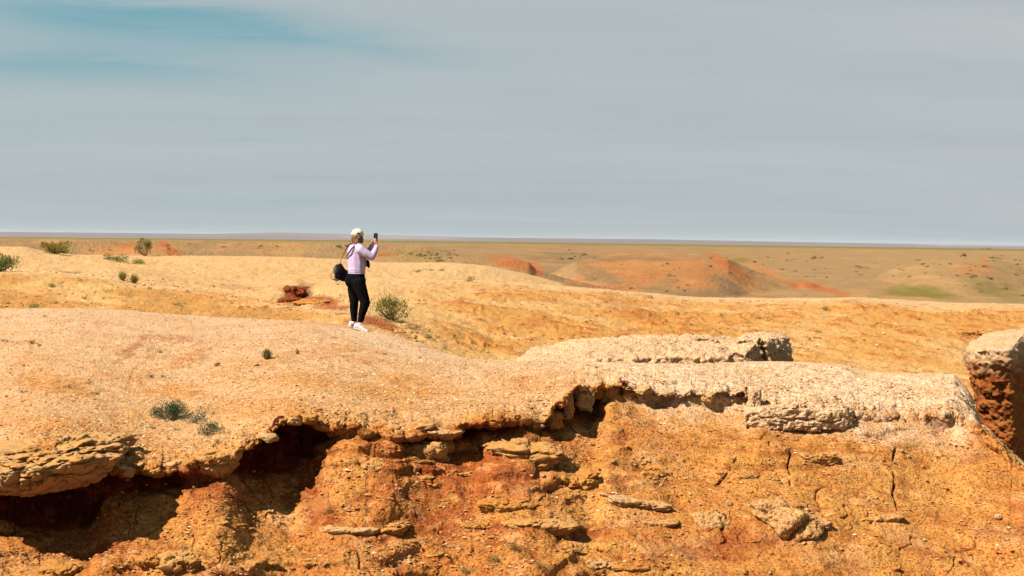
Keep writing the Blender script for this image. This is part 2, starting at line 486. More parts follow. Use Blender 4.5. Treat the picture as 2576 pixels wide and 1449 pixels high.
for gw, line in [(2.6, [(1567, 953), (1563, 972), (1567, 995)]), (2.6, [(1882, 972), (1879, 1010), (1883, 1045), (1882, 1070)]), (2.3, [(2249, 1130), (2244, 1170), (2252, 1215), (2250, 1240), (2258, 1280)]),
                 (2.2, [(1186, 1325), (1190, 1350), (1188, 1392)]), (2.0, [(1058, 1185), (1078, 1215), (1086, 1228)]), (2.0, [(1212, 1130), (1216, 1160), (1220, 1185)]), (1.7, [(1860, 1150), (1836, 1190), (1800, 1218)]),
                 (1.6, [(1990, 1135), (1982, 1175), (1992, 1215)]), (1.8, [(820, 1240), (836, 1290)])]:
    wq_ = Uu + 3.0 * f2, Vv + 2.0 * f1
    near_ = (np.abs(Uu - np.mean([q_[0] for q_ in line])) < 90) & (np.abs(Vv - np.mean([q_[1] for q_ in line])) < 110)
    ii = np.nonzero(near_)[0]
    X_, Y_ = wq_[0][ii], wq_[1][ii]
    best = np.full(len(ii), 99.0)
    for (x0, y0), (x1, y1) in zip(line, line[1:]):
        L2 = (x1 - x0) ** 2 + (y1 - y0) ** 2
        t_ = np.clip(((X_ - x0) * (x1 - x0) + (Y_ - y0) * (y1 - y0)) / L2, 0, 1)
        best = np.minimum(best, np.hypot(X_ - x0 - t_ * (x1 - x0), Y_ - y0 - t_ * (y1 - y0)))
    groove[ii] = np.maximum(groove[ii], np.exp(-(best / gw) ** 2))
groove *= sstep(-.45, .15, fbm(P * np.array([9, 9, 14]) + 44, 3)) * ((TR.ravel() > 3.6) & (TR.ravel() < 8.5))
disp -= .075 * groove
disp *= sstep(1.0, 3.5, TR.ravel())
G = (P + Nn.reshape(-1, 3) * disp[:, None]).reshape(NR, NC, 3)
# ragged lip: blocks broken back along joints
nearP = G.reshape(-1, 3)
# colour
C = np.tile(PALE, (len(P), 1))
C = mixc(C, TAN, 0.55 * sstep(-0.1, 0.5, f1) * mt)
C = mixc(C, WHITE, sstep(1300, 1650, Uu) * mt * 0.9 * sstep(2490, 2440, Uu))
C = mixc(C, TAN, mt * sstep(2440, 2500, Uu) * .9)
C = mixc(C, WHITE, mt * sstep(7.9, 9.0, TR.ravel()) * sstep(8.3, 9.0, TR.ravel()) * 0.6)
face = mixc(np.tile(TAN, (len(P), 1)), ORANGE, sstep(-0.3, 0.6, fbm(P * 0.8 + 50, 4)) * (.5 + .3 * sstep(1600, 1300, Uu)))
face = mixc(face, RED, sstep(0.25, 0.8, fbm(P * np.array([1.2, 1.2, 4]) + 90, 4)) * 0.55)
face = mixc(face, PALE, sstep(0.1, 0.6, fbm(P * np.array([2.2, 2.2, 5]) + 130, 4)) * 0.32)
face = mixc(face, RED, np.exp(-((fr - 0.95) / 0.12) ** 2) * lmask * 0.5)
face = mixc(face, ORANGE * 0.95, sstep(1500, 600, Uu) * 0.3)
C = mixc(C, face, 1 - mt)
rust_shade = sstep(3.7, 4.75, TR.ravel()) * (1 - mt) * sstep(1560, 1420, Uu)  # rust-red soil; also reddens the shade of the hollows in the colour
C = mixc(C, mixc(np.tile(RED, (len(P), 1)), ORANGE, sstep(-.2, .6, f2)), rust_shade * sstep(-.5, .35, f1 + .5 * f2) * .8)
C = mixc(C, mixc(np.tile(WHITE, (len(P), 1)), PALE, sstep(-.3, .5, f2)), sstep(4.80, 4.97, TR.ravel() + .12 * f1 + .08 * f2) * (1 - mt) * sstep(1540, 1640, Uu) * sstep(2480, 2400, Uu) * .85)
C = mixc(C, RED * .8, mf * np.maximum(crack, calm * sstep(.25, .7, -f2s - .3 * f3) * .8))  # red clay in cracks; low spots also carry painted red shade
C = mixc(C, mixc(np.tile(PALE, (len(P), 1)), WHITE, .3), mf * calm * sstep(.3, .8, f2 + .3 * f3) * .28)
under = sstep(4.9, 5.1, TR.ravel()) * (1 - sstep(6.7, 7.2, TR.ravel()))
C = mixc(C, mixc(np.tile(DRED, (len(P), 1)), RED, sstep(-.2, .8, f2) * .5), under * sstep(0.04, 0.12, np.tile(rec, NR)))  # shade under the overhang painted in as dark red
C = mixc(C, TAN, ml * 0.6 * (1 - sstep(1350, 1500, Uu)))
C = mixc(C, DRED * 1.5, groove)


def patch(C, U, V, u, v, ru, rv, c, s, nf, rot=0.0):
    du = U - u; dv = V - v
    cr_, sr_ = math.cos(rot), math.sin(rot)
    d = ((du * cr_ + dv * sr_) / ru) ** 2 + ((-du * sr_ + dv * cr_) / rv) ** 2
    m = sstep(1.35, 0.0, d + 1.0 * nf) * s
    return mixc(C, c, m)


for (u, v, ru, rv, c, s, ro) in [(330, 880, 60, 14, RED, .55, -.7), (420, 850, 70, 12, RED, .35, .1), (480, 900, 60, 16, ORANGE, .5, -.4),
                                 (140, 960, 120, 26, TAN, .8, .2), (430, 980, 90, 20, TAN, .8, .0), (90, 1090, 60, 14, ORANGE, .45, -.4),
                                 (960, 860, 110, 18, WHITE, .6, .25), (1000, 985, 150, 40, TAN, .5, 0), (1050, 1320, 200, 30, RED, .45, 0),
                                 (1450, 1330, 260, 24, RED, .5, 0), (1330, 1260, 120, 20, RED, .35, .1), (60, 1130, 80, 22, RED, .5, -.3),
                                 (760, 1230, 90, 60, RED, .5, .7), (1600, 1350, 140, 20, ORANGE, .8, 0), (520, 1330, 160, 60, TAN, .7, 0), (640, 1400, 160, 50, TAN, .6, 0)]:
    C = patch(C, Uu, Vv, u, v, ru, rv, c, s, f2, ro)
C *= (1 + 0.10 * f2 + 0.07 * f3)[:, None]
C = mixc(C, TAN * .95, wash * .35)
pits = sstep(.48, .30, p1) * (pid < .30) * mt * sstep(-.25, .45, fbm(P * np.array([1.1, .7, 1]) + 150, 3)) * (1 - .6 * whitecap)
C = mixc(C, RED * 1.1, pits * .75)
specks = sstep(.50, .30, p1) * (pid > .45) * (pid < .58) * mf
C = mixc(C, RED * .9, specks * .6)
fine = sstep(0.15, 0.5, f3) * sstep(-.5, .6, f1)
C = mixc(C, C * np.array([.78, .50, .36]), fine * 0.6 * (1 - .5 * whitecap))
C = np.clip(C, 0.002, 0.8)
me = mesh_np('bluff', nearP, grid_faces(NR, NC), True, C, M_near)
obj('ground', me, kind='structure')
near_n = grid_normals(G).reshape(-1, 3)
if near_n[(NR - 60) * NC + NC // 2, 2] < 0: near_n = -near_n
near_tr = TR.ravel()

# ------------------------------------------------------------------ valley, ridges, canyon, plain: one sheet to the horizon
inner = ae(np.linspace(-90, 2670, 860), np.full(860, 700.0))[0]
b_cols = np.concatenate([np.linspace(-0.9, inner[0], 40, endpoint=False), inner, np.linspace(inner[-1], 0.9, 40)[1:]])
MC = len(b_cols)
ob = np.ones(MC)


def kz(pts):   # [(u, Y, z)]
    p = np.array(pts, float); A = (p[:, 0] - 1288) / FOC
    return np.interp(b_cols, A, p[:, 1]), np.interp(b_cols, A, p[:, 2])


def kv(pts):   # [(u, v, Y)]
    p = np.array(pts, float); A, E = ae(p[:, 0], p[:, 1])
    Y = np.interp(b_cols, A, p[:, 2]); return Y, 1.5 + np.interp(b_cols, A, E) * Y


kn = []
def add(yz, n): kn.append((yz[0], yz[1], n))
add(kz([(0, 21, -5), (900, 18, -5), (3400, 14, -6)]), 4)
add(kz([(-900, 31, -.9), (0, 30.6, -.8), (450, 28.4, -.8), (900, 25.5, -1.1), (1100, 24, -1.35), (1230, 24.5, -1.2), (1700, 25, -1.9), (2300, 23, -2.6), (2500, 22, -2.9), (3400, 21, -3.4)]), 24)
add(kz([(-900, 33, -.35), (0, 33, -.3), (450, 30.6, -.28), (800, 27.6, -.5), (900, 27.6, -.62), (1000, 27, -.62), (1100, 27.5, -.75), (1230, 28, -.95), (1700, 29, -1.25), (2300, 28, -1.65), (2500, 26, -1.9), (3400, 24, -2.4)]), 60)
add(kv([(-900, 690, 42), (0, 680, 40), (130, 683, 39.5), (290, 700, 38.4), (340, 712, 38), (450, 725, 37), (560, 745, 35), (700, 765, 33), (800, 775, 31.4), (880, 790, 30), (940, 806, 29.6),
        (1000, 805, 31), (1230, 850, 32), (1700, 860, 34), (2300, 880, 35), (2576, 900, 35), (3400, 920, 35)]), 40)
add(kv([(-900, 700, 45), (0, 690, 44), (290, 712, 42), (450, 736, 41), (560, 758, 38), (700, 778, 36), (800, 782, 34.5), (880, 784, 33), (940, 770, 34), (1000, 765, 36), (1230, 775, 37), (1700, 800, 39),
        (2300, 815, 39), (2576, 830, 39), (3400, 840, 39)]), 46)
add(kv([(-900, 660, 50), (0, 655, 50), (290, 672, 49), (450, 700, 48), (600, 712, 48), (800, 706, 48), (950, 700, 48), (1100, 705, 48), (1250, 707, 48), (1400, 718, 47.5), (1600, 735, 47), (1750, 748, 46.5), (1900, 752, 46),
        (2030, 750, 46), (2150, 748, 46), (2300, 757, 46), (2400, 762, 46), (2576, 766, 46), (3400, 785, 46)]), 22)
add(kz([(-900, 56, .35), (0, 56, .32), (450, 55, .12), (800, 55, .0), (950, 55, -.1), (1100, 55, -.25), (1250, 56, -.55), (1420, 56, -.9), (1500, 60, -2.0), (1600, 64, -4), (3400, 66, -5)]), 30)
add(kv([(-900, 625, 70), (0, 620, 70), (60, 620, 70), (100, 630, 69), (180, 640, 68), (350, 643, 68), (700, 645, 68), (870, 652, 68), (960, 660, 68), (1150, 661, 68), (1230, 668, 68), (1330, 690, 68), (1420, 714, 68),
        (1500, 770, 70), (1700, 860, 72), (3400, 890, 72)]), 12)
add(kz([(-900, 90, -4), (0, 90, -4), (1300, 90, -5), (1500, 95, -9), (3400, 95, -9)]), 10)
add(kz([(-900, 220, -9), (1000, 220, -10), (1500, 225, -11.5), (3400, 225, -11.8)]), 26)
add(kz([(-900, 330, -8), (800, 330, -8), (1400, 330, -11.2), (3400, 330, -11.2)]), 50)
add(kv([(-900, 632, 450), (0, 634, 450), (600, 640, 450), (1000, 655, 450), (1300, 690, 450), (1700, 700, 450), (2300, 706, 450), (3400, 720, 450)]), 46)
add(kv([(-900, 612, 600), (0, 614, 600), (600, 618, 600), (1000, 628, 600), (1300, 650, 600), (1700, 655, 600), (2300, 668, 600), (3400, 680, 600)]), 40)
add(kv([(-900, 601, 800), (0, 602, 800), (600, 607, 800), (1300, 626, 800), (1700, 630, 800), (2300, 640, 800), (3400, 650, 800)]), 24)
add(kv([(-900, 589, 1050), (0, 599, 1050), (1288, 613, 1050), (2576, 631, 1050), (3400, 641, 1050)]), 12)
add(kv([(-900, 586, 1500), (0, 596, 1500), (1288, 608.6, 1500), (2576, 627, 1500), (3400, 637, 1500)]), 6)
add((ob * 1700, ob * -30), 6)
add((ob * 5000, ob * -60), 6)
add(kv([(-900, 593, 7400), (1288, 615, 7400), (2576, 634, 7400), (3400, 646, 7400)]), 22)
add(kv([(-900, 569, 9000), (0, 583, 9000), (500, 588, 9000), (700, 585, 9000), (1000, 592, 9000), (1288, 598.5, 9000), (1650, 602, 9000), (2000, 609, 9000), (2300, 614, 9000), (2576, 618.5, 9000), (3400, 630, 9000)]), 8)
add((ob * 10500, ob * -80), 1)
Ky = np.array([x[0] for x in kn]); Kz = np.array([x[1] for x in kn])
# smooth each knot line sideways a touch
def smc(Aq, w): return np.array([np.convolve(np.pad(r_, w // 2, mode='edge'), np.ones(w) / w, 'valid') for r_ in Aq])
Ky = smc(Ky, 21); Kz = smc(Kz, 9)
h = np.diff(Ky, axis=0); dl = np.diff(Kz, axis=0) / h
mt_ = np.zeros_like(Kz)
mt_[1:-1] = np.where(dl[:-1] * dl[1:] > 0, 2 * dl[:-1] * dl[1:] / (dl[:-1] + dl[1:] + 1e-12 * np.sign(dl[:-1])), 0)
mt_[0] = dl[0]; mt_[-1] = dl[-1]
ry, rz, rt = [], [], []
for i in range(len(kn) - 1):
    for j in range(kn[i][2]):
        t = j / kn[i][2]
        ry.append(Ky[i] + h[i] * t)
        t2, t3 = t * t, t ** 3
        rz.append((2 * t3 - 3 * t2 + 1) * Kz[i] + (t3 - 2 * t2 + t) * h[i] * mt_[i] + (-2 * t3 + 3 * t2) * Kz[i + 1] + (t3 - t2) * h[i] * mt_[i + 1])
        rt.append(i + t)
ry.append(Ky[-1]); rz.append(Kz[-1]); rt.append(len(kn) - 1)
FY = np.array(ry); FZ = np.array(rz); FT = np.array(rt)[:, None] * np.ones(MC)
FR = len(FY)


def add_ridge(pts, Yc, wf, wb, rough=0.0, seed=0, pw=1.0):
    """a spur of canyon rock: crest line given, falling away in front and behind"""
    global FZ
    p = np.array(pts, float); A, E = ae(p[:, 0], p[:, 1])
    e = np.interp(b_cols, A, E)
    an = np.stack([b_cols * 60 + seed, b_cols * 0, b_cols * 0], 1)
    yc = Yc + 12 * fbm(an * .2, 2)
    zc_ = 1.5 + e * Yc
    t = (FY - yc)
    zc_b = 1.5 + smc(e[None], 71)[0] * Yc
    fall = np.where(t < 0, (-t / wf) ** pw, t / wb)
    gul = fbm(np.stack([(b_cols[None] * FY * 0.05 + seed + FY * .01).ravel(), (FY * 0.035).ravel(), (FY * 0).ravel()], 1), 4, .55).reshape(FY.shape)
    wq = np.clip(fall * 1.6, 0, 1)
    zr = zc_ * (1 - wq) + zc_b * wq - fall * 10 - np.abs(gul) * rough * np.clip(fall * 3, 0, 1)
    edge = np.minimum(sstep(A[0] - .01, A[0] + .01, b_cols), sstep(A[-1] + .01, A[-1] - .01, b_cols))
    zr = zr - (1 - edge) * 20
    d = zr - FZ
    FZ = FZ + np.where(d > 0, d, 0) if True else FZ


add_ridge([(-300, 604), (0, 604), (150, 600), (300, 604), (500, 607), (700, 608), (900, 613), (1060, 617), (1150, 640), (1200, 668)], 400, 40, 90, .9, 1)
add_ridge([(-100, 612), (60, 608), (180, 605), (330, 612), (420, 610), (460, 628), (520, 650)], 300, 26, 60, .8, 5)
add_ridge([(900, 650), (1000, 640), (1120, 640), (1220, 648), (1290, 646), (1330, 655), (1350, 676), (1420, 700), (1540, 722), (1600, 745)], 330, 70, 60, .5, 9)
add_ridge([(1340, 712), (1400, 680), (1450, 655), (1530, 646), (1600, 640), (1700, 643), (1800, 650), (1832, 649), (1862, 664), (1900, 681), (1960, 701), (2005, 712), (2022, 707), (2045, 710), (2075, 722), (2145, 748), (2200, 762)], 400, 105, 90, .7, 13)
add_ridge([(2180, 700), (2260, 672), (2350, 650), (2420, 646), (2490, 650), (2560, 668), (2640, 700)], 480, 160, 120, .4, 17)
add_ridge([(1500, 640), (1640, 632), (1760, 636), (1860, 650)], 620, 120, 120, .3, 23)
G2 = np.stack([b_cols[None] * FY, FY, FZ], -1)
P = G2.reshape(-1, 3); Yf = P[:, 1]; T = FT.ravel()
U2, V2 = proj(P)
g1 = fbm(P * 0.35 + 5, 4); g2 = fbm(P * 1.8 + 8, 4, .55); g3 = fbm(P * 6 + 2, 3, .6)
q1 = fbm(P * np.array([.03, .02, .1]) + 3, 5, .55); q2 = fbm(P * np.array([.12, .06, .5]) + 13, 4, .55)
near_m = 1 - sstep(75, 110, Yf); far_m = sstep(90, 200, Yf) * (1 - sstep(1000, 1400, Yf))
crest_m = 1 - 0.7 * (np.exp(-((T - 5) / .25) ** 2) + np.exp(-((T - 7) / .25) ** 2) + np.exp(-((T - 3) / .2) ** 2) * (U2 < 950))
rill = 1 - np.abs(fbm(np.stack([P[:, 0] * .8, P[:, 1] * .12, P[:, 2] * .3], 1) + 40, 3))
wallm = sstep(1.9, 2.6, T) * (1 - sstep(4.6, 5.0, T)) * sstep(1000, 1200, U2)
clod = sstep(.42, .75, fbm(P * np.array([2.6, 1.3, 5]) + 77, 3, .6)) * sstep(-.2, .4, g1)
dz_ = near_m * crest_m * (0.06 * g1 + 0.045 * g2 + 0.02 * g3 + .055 * clod * (wallm + .3))
dz_ += far_m * (0.30 * q1 + 0.10 * q2)
dz_ += sstep(6000, 7000, Yf) * fbm(P * np.array([.0008, .001, .001]), 4) * 2.5 * (1 - np.exp(-((T - 19) / .2) ** 2) * .6)
G2[..., 2] += dz_.reshape(FR, MC)
# small red hollow behind the person
def dent(u, v, Y, rx, ryy, dep):
    c = pix(u, v, Y)
    d = ((G2[..., 0] - c[0]) / rx) ** 2 + ((G2[..., 1] - c[1]) / ryy) ** 2
    G2[..., 2] -= dep * np.exp(-d * 1.6)
dent(748, 740, 41.5, .5, 2.0, .30)
dent(2470, 845, 36, .5, .8, .25)
farP = G2.reshape(-1, 3)
C = np.tile(SANDM, (len(P), 1))
C = mixc(C, PALE * np.array([1.02, 1.04, 1.02]), sstep(-.2, .6, g1) * .5 * (1 - wallm))
C = mixc(C, TAN * np.array([1, 1.03, 1.08]), wallm * sstep(-.7, .2, g1))
C = mixc(C, ORANGE, wallm * .5 * sstep(.0, .8, g2 + .5 * g1))
C = mixc(C, WHITE * np.array([1, .98, .92]), (np.exp(-((T - 5) / .3) ** 2) * (U2 > 900) + np.exp(-((T - 7) / .4) ** 2) * .6 + np.exp(-((T - 3.05) / .2) ** 2) * (U2 < 900) * 1.0) * .8)  # crests painted paler, as where the ridges catch the sun
C = mixc(C, mixc(np.tile(TAN * .78, (len(P), 1)), ORANGE * .85, sstep(-.2, .7, g2) * .45), sstep(2.93, 2.6, T) * sstep(1050, 850, U2) * .85 * sstep(-.8, .1, g1))  # ridge front below the crest painted darker for its shading
CANY = np.array([0.235, 0.150, 0.068]); CANYR = np.array([0.30, 0.100, 0.028]); CANYO = np.array([0.30, 0.140, 0.048]); GREY = np.array([0.165, 0.107, 0.052])
GREENP = np.array([0.150, 0.125, 0.024]); OLIVE = np.array([0.15, 0.115, 0.024]); PURP = np.array([0.125, 0.098, 0.108])
CANY, CANYR, CANYO, GREY, GREENP, OLIVE, PURP = [x * np.array([.73, .66, .58]) for x in (CANY, CANYR, CANYO, GREY, GREENP, OLIVE, PURP)]
fm = sstep(75, 95, Yf)
F_ = np.tile(CANY, (len(P), 1))
F_ = mixc(F_, GREY, sstep(.0, .5, q1) * .6)
F_ = mixc(F_, CANYO, sstep(.1, .7, q2 + .3 * q1) * .45)
F_ = mixc(F_, SANDM * .85, sstep(1600, 2300, U2) * sstep(-.2, .6, q1) * .35)
q3 = .6 * q2 + .3 * q1
for (u, v, ru, rv, c, s, ro) in [(640/2, 625, 95, 14, CANYR, .9, 0), (130, 634, 60, 8, CANYR, .8, 0), (430, 632, 40, 14, CANYR, 1, .6), (260, 632, 70, 10, CANYO, .8, 0), (950, 640, 60, 8, CANYR, .7, 0), (700, 618, 90, 8, CANYO, .5, 0), (100, 606, 110, 4, CANYO, .5, 0),
                                 (1290, 662, 75, 18, CANYR, 1, .15), (1350, 680, 30, 18, CANYR, 1, 1.2), (1480, 700, 90, 12, CANYO, 1, -.2), (1500, 672, 60, 8, CANYO, .9, -.5), (1540, 722, 90, 8, CANYR, .8, .05),
                                 (1700, 690, 250, 50, CANYO * .55 + CANYR * .4, 1, .1), (1700, 685, 220, 34, CANYO * .8 + CANYR * .1, .7, .2), (1640, 665, 160, 18, CANYO, .8, 0), (1830, 665, 70, 12, CANYR, 1, .5), (1940, 690, 90, 12, CANYO, 1, .5), (2030, 718, 45, 9, CANYR, 1.0, 0), (2080, 730, 90, 12, CANYR, 1, .25), (1740, 715, 80, 22, CANYO, .7, .3),
                                 (1830, 720, 50, 22, GREY, .9, .6), (1600, 652, 130, 6, GREY, .8, 0), (1510, 695, 60, 20, GREY, .8, .3), (1760, 738, 130, 12, GREY, .9, 0), (1660, 720, 60, 12, GREY, .8, -.3), (2440, 675, 60, 18, CANYO, .7, 0), (2480, 662, 24, 10, CANYR, .5, .9),
                                 (2320, 735, 100, 18, OLIVE, 1, .1), (2230, 745, 80, 6, OLIVE, .6, 0), (2500, 730, 90, 24, OLIVE, .7, .2), (1865, 655, 25, 10, OLIVE, .8, 0), (1050, 640, 90, 14, OLIVE, .35, 0), (1420, 648, 120, 14, GREY, .7, 0)]:
    F_ = patch(F_, U2, V2, u, v, ru, rv, c, s, q3, ro)
F_ = mixc(F_, GREENP, sstep(960, 1080, Yf) * (1 - sstep(1600, 1700, Yf)))
F_ = mixc(F_, PURP, sstep(1700, 3000, Yf))  # far hills painted purple, the tint of haze put into their colour
F_ = mixc(F_, np.array([.17, .13, .115]), sstep(6500, 7500, Yf) * sstep(.1, .6, fbm(P * np.array([.0006, .0006, .08]) + 7, 3)) * .7)
topm = np.maximum(sstep(3.02, 3.2, T) * sstep(1100, 900, U2), sstep(4.55, 4.9, T + .25 * g1)) * (T < 7.4)
C = mixc(C, mixc(np.tile(PALE * np.array([1.0, 1.03, 1.0]), (len(P), 1)), SANDM, sstep(.0, .7, g1)), topm * .8)  # ridge tops lightened in the colour to bring out the shading
C = mixc(C, ORANGE * .9, clod * .35 * near_m)
C = mixc(C, RED, near_m * wallm * sstep(.35, .6, g2 + .4 * g3) * .55)
C = mixc(C, F_, fm)
for (u, v, ru, rv, c, s, ro) in [(748, 742, 44, 30, DRED, 1.0, -.6), (800, 758, 85, 20, RED, .95, .3), (720, 728, 40, 8, RED, .5, 0), (600, 722, 80, 7, RED, .30, .05), (960, 818, 75, 16, RED, .85, .45), (890, 808, 40, 10, RED, .6, .1),
                                 (1000, 838, 60, 9, RED, .7, .45), (1580, 775, 70, 22, RED, .35, .2), (1620, 795, 60, 12, RED, .35, 0), (1350, 805, 40, 18, RED, .3, -.6), (700, 760, 120, 10, TAN, .6, .1), (550, 748, 140, 14, TAN, .7, .1),
                                 (2470, 842, 60, 9, RED, .9, 0), (2485, 845, 24, 5, DRED, 1, 0), (2480, 990, 40, 80, TAN, .6, 0)]:
    C = patch(C, U2, V2, u, v, ru, rv, c, s, .8 * g2, ro)
C *= (1 + near_m * (.07 * g2 + .05 * g3) + far_m * (.10 * q2))[:, None]
C = np.clip(C, .002, .8)
FF = grid_faces(FR, MC)
# split into three materials by distance, one sheet
rowi = np.repeat(np.arange(FR - 1), MC - 1)
yrow = FY[:, MC // 2][rowi]
me = mesh_np('land', farP, FF, True, C, M_mid)
me.materials.append(M_far)
me.polygons.foreach_set('material_index', (yrow > 100).astype(np.int32))
obj('terrain', me, kind='structure')
far_n = grid_normals(G2).reshape(-1, 3)
if far_n[len(far_n) // 3, 2] < 0: far_n = -far_n

# blue rise on the skyline at the right
def hill(u, w, v0, v1, Y, c):
    n = 40; x = np.linspace(-1, 1, n)
    base = pix(u, v0, Y); top = pix(u, v1, Y)
    ww = w * Y / FOC; hh = top[2] - base[2]
    rows = []
    for t in np.linspace(-1, 1, 14):
        zt = hh * np.clip(1.15 - np.abs(x) ** 4 - t * t, 0, 1) ** .6 - 2
        rows.append(np.stack([base[0] + x * ww, np.full(n, Y + t * ww * .5), base[2] + zt], 1))
    V = np.concatenate(rows)
    return mesh_np('hill', V, grid_faces(14, n), True, np.tile(np.array(c), (len(V), 1)), M_far)
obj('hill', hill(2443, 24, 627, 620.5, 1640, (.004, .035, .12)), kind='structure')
obj('hill', hill(2365, 20, 628, 622.5, 1640, (.16, .09, .07)), kind='structure')

# ------------------------------------------------------------------ where does a point of the photograph lie?
nu_, nv_ = proj(nearP)
fu_, fv_ = proj(farP)
ok_n = (near_tr > 3.2) & (near_tr < 9.05)


def ground_at(u, v, r=5.0, far_only=False, ymin=0):
    for (uu, vv, PP, NN, okm) in ((nu_, nv_, nearP, near_n, ok_n), (fu_, fv_, farP, far_n, None)):
        if far_only and PP is nearP: continue
        m = (np.abs(uu - u) < r) & (np.abs(vv - v) < r) & (PP[:, 1] > ymin)
        if okm is not None: m &= okm
        idx = np.nonzero(m)[0]
        if len(idx):
            Ym = PP[idx, 1].min()
            idx = idx[PP[idx, 1] < Ym * 1.02 + .05]
            d = (uu[idx] - u) ** 2 + (vv[idx] - v) ** 2
            b = idx[d.argmin()]
            return PP[b].copy(), NN[b].copy()
    return ground_at(u, v, r * 2, far_only, ymin)

# ------------------------------------------------------------------ rocks
def rock_mat(name, c1_, c2_, c3_, zred=None):
    m = bpy.data.materials.new(name); m.use_nodes = True
    t = m.node_tree; t.nodes.clear(); N = NT(t)
    o = N.n('ShaderNodeOutputMaterial'); b = N.n('ShaderNodeBsdfPrincipled', ins={'Roughness': 0.95})
    b.inputs['Specular IOR Level'].default_value = 0.08
    N.link(b.outputs[0], o.inputs[0])
    P_ = N.n('ShaderNodeNewGeometry').outputs['Position']
    mp = N.n('ShaderNodeMapping', ins={'Vector': P_, 'Scale': (1, 1, 2.6)})
    n1 = N.n('ShaderNodeTexNoise', ins={'Vector': mp.outputs[0], 'Scale': 5.0, 'Detail': 7.0, 'Roughness': 0.65})
    n2 = N.n('ShaderNodeTexNoise', ins={'Vector': mp.outputs[0], 'Scale': 32.0, 'Detail': 5.0, 'Roughness': 0.7})
    c = N.mix(N.ramp(n1.outputs[0], [(0.35, 0.0), (0.65, 1.0)]), c1_, c2_)
    c = N.mix(N.ramp(n2.outputs[0], [(0.52, 0.0), (0.68, 0.75)]), c, c3_)
    if zred:      # red clay bed under the pale cap
        zz_ = N.n('ShaderNodeSeparateXYZ', ins={0: P_}).outputs[2]
        zz_ = N.math('ADD', zz_, N.math('MULTIPLY', N.math('SUBTRACT', n1.outputs[0], .5), .5))
        mr = N.n('ShaderNodeMapRange', ins={0: zz_, 1: zred[0], 2: zred[1], 3: 1.0, 4: 0.0})
        c = N.mix(mr.outputs[0], c, N.mix(N.ramp(n1.outputs[0], [(0.4, 0.0), (0.6, 1.0)]), tuple(RED), tuple(ORANGE * .8)))
    N.link(c, b.inputs['Base Color'])
    h_ = N.math('ADD', n2.outputs[0], N.math('MULTIPLY', n1.outputs[0], 1.5))
    bp = N.n('ShaderNodeBump', ins={'Height': h_, 'Strength': 0.8, 'Distance': 0.012})
    N.link(bp.outputs[0], b.inputs['Normal'])
    return m


MR_pale = rock_mat('pale_caprock', tuple(WHITE * .3 + PALE * .7), tuple(PALE * .4 + TAN * .6), tuple(ORANGE * .8))
def const_earth(name, c, **kw):
    m = earth_mat(name, 1.0, .9, kw.get('bump', .02), 34., (.50, .24, .14))
    n_ = m.node_tree.nodes; g_ = n_.new('ShaderNodeRGB'); g_.outputs[0].default_value = (*c, 1)
    for l_ in list(n_['Attribute'].outputs['Color'].links): m.node_tree.links.new(g_.outputs[0], l_.to_socket)
    return m


M_slab = const_earth('slab_crust', WHITE * .6 + PALE * .45)
MR_mid = const_earth('mid_crust', PALE * .6 + TAN * .4)
MR_tan = rock_mat('tan_sandstone', tuple(TAN * .5 + PALE * .5), tuple(TAN), tuple(RED))
MR_red = rock_mat('red_clay_rock', tuple(TAN), tuple(ORANGE), tuple(RED))


def rock_mesh(name, size, seed=0, boxy=3.0, rough=1.0, strata=0.0, taper=0.0, n=96, mat=None, cut=None, erode=None):
    """weathered stone: a superellipsoid broken by joints, bedding and pits; origin at its middle"""
    sx, sy, sz = size
    th = np.linspace(0, 2 * math.pi, n * 2, endpoint=False); ph = np.linspace(-math.pi / 2, math.pi / 2, n)
    T_, P_ = np.meshgrid(th, ph)
    d = np.stack([np.cos(P_) * np.cos(T_), np.cos(P_) * np.sin(T_), np.sin(P_)], -1).reshape(-1, 3)
    pn = (np.abs(d) ** boxy).sum(1) ** (-1 / boxy)
    p = d * pn[:, None]
    s0 = min(size)
    q = p * np.array([sx, sy, sz]) / 2
    w = q / max(s0, 1e-3) * 1.6 + seed * 7.7
    nA = fbm(w, 4, .55); nB = fbm(w * 3.1 + 5, 3, .6)
    ca, cb, ci = cell(w * np.array([1.1, 1.1, 1.7]) + .35 * np.stack([nA, nB, nA], 1))
    out_ = s0 * rough * (0.09 * nA + 0.04 * nB + 0.24 * (ci - .5) * np.clip((cb - ca) * 4, 0, 1) - 0.07 * np.clip(1 - (cb - ca) * 9, 0, 1))
    if strata:
        z_ = q[:, 2] / sz * strata + .35 * nA + seed
        f_ = z_ - np.floor(z_)
        out_ += s0 * 0.12 * (sstep(0, .12, f_) * (1 - sstep(.8, 1.0, f_)) - .5) * (np.abs(d[:, 2]) < .93)
    q = q + (q / (np.linalg.norm(q, axis=1)[:, None] + 1e-9)) * out_[:, None] * np.array([1, 1, .8])
    if taper: q[:, :2] *= (1 + taper * q[:, 2:3] / (sz / 2))
    if erode is not None: q = erode(q)
    i = np.arange(n * n * 2).reshape(n, n * 2)
    j = np.roll(i, -1, 1)
    F = np.stack([i[:-1], j[:-1], j[1:], i[1:]], -1).reshape(-1, 4)
    return mesh_np(name, q, F, True, None, mat)


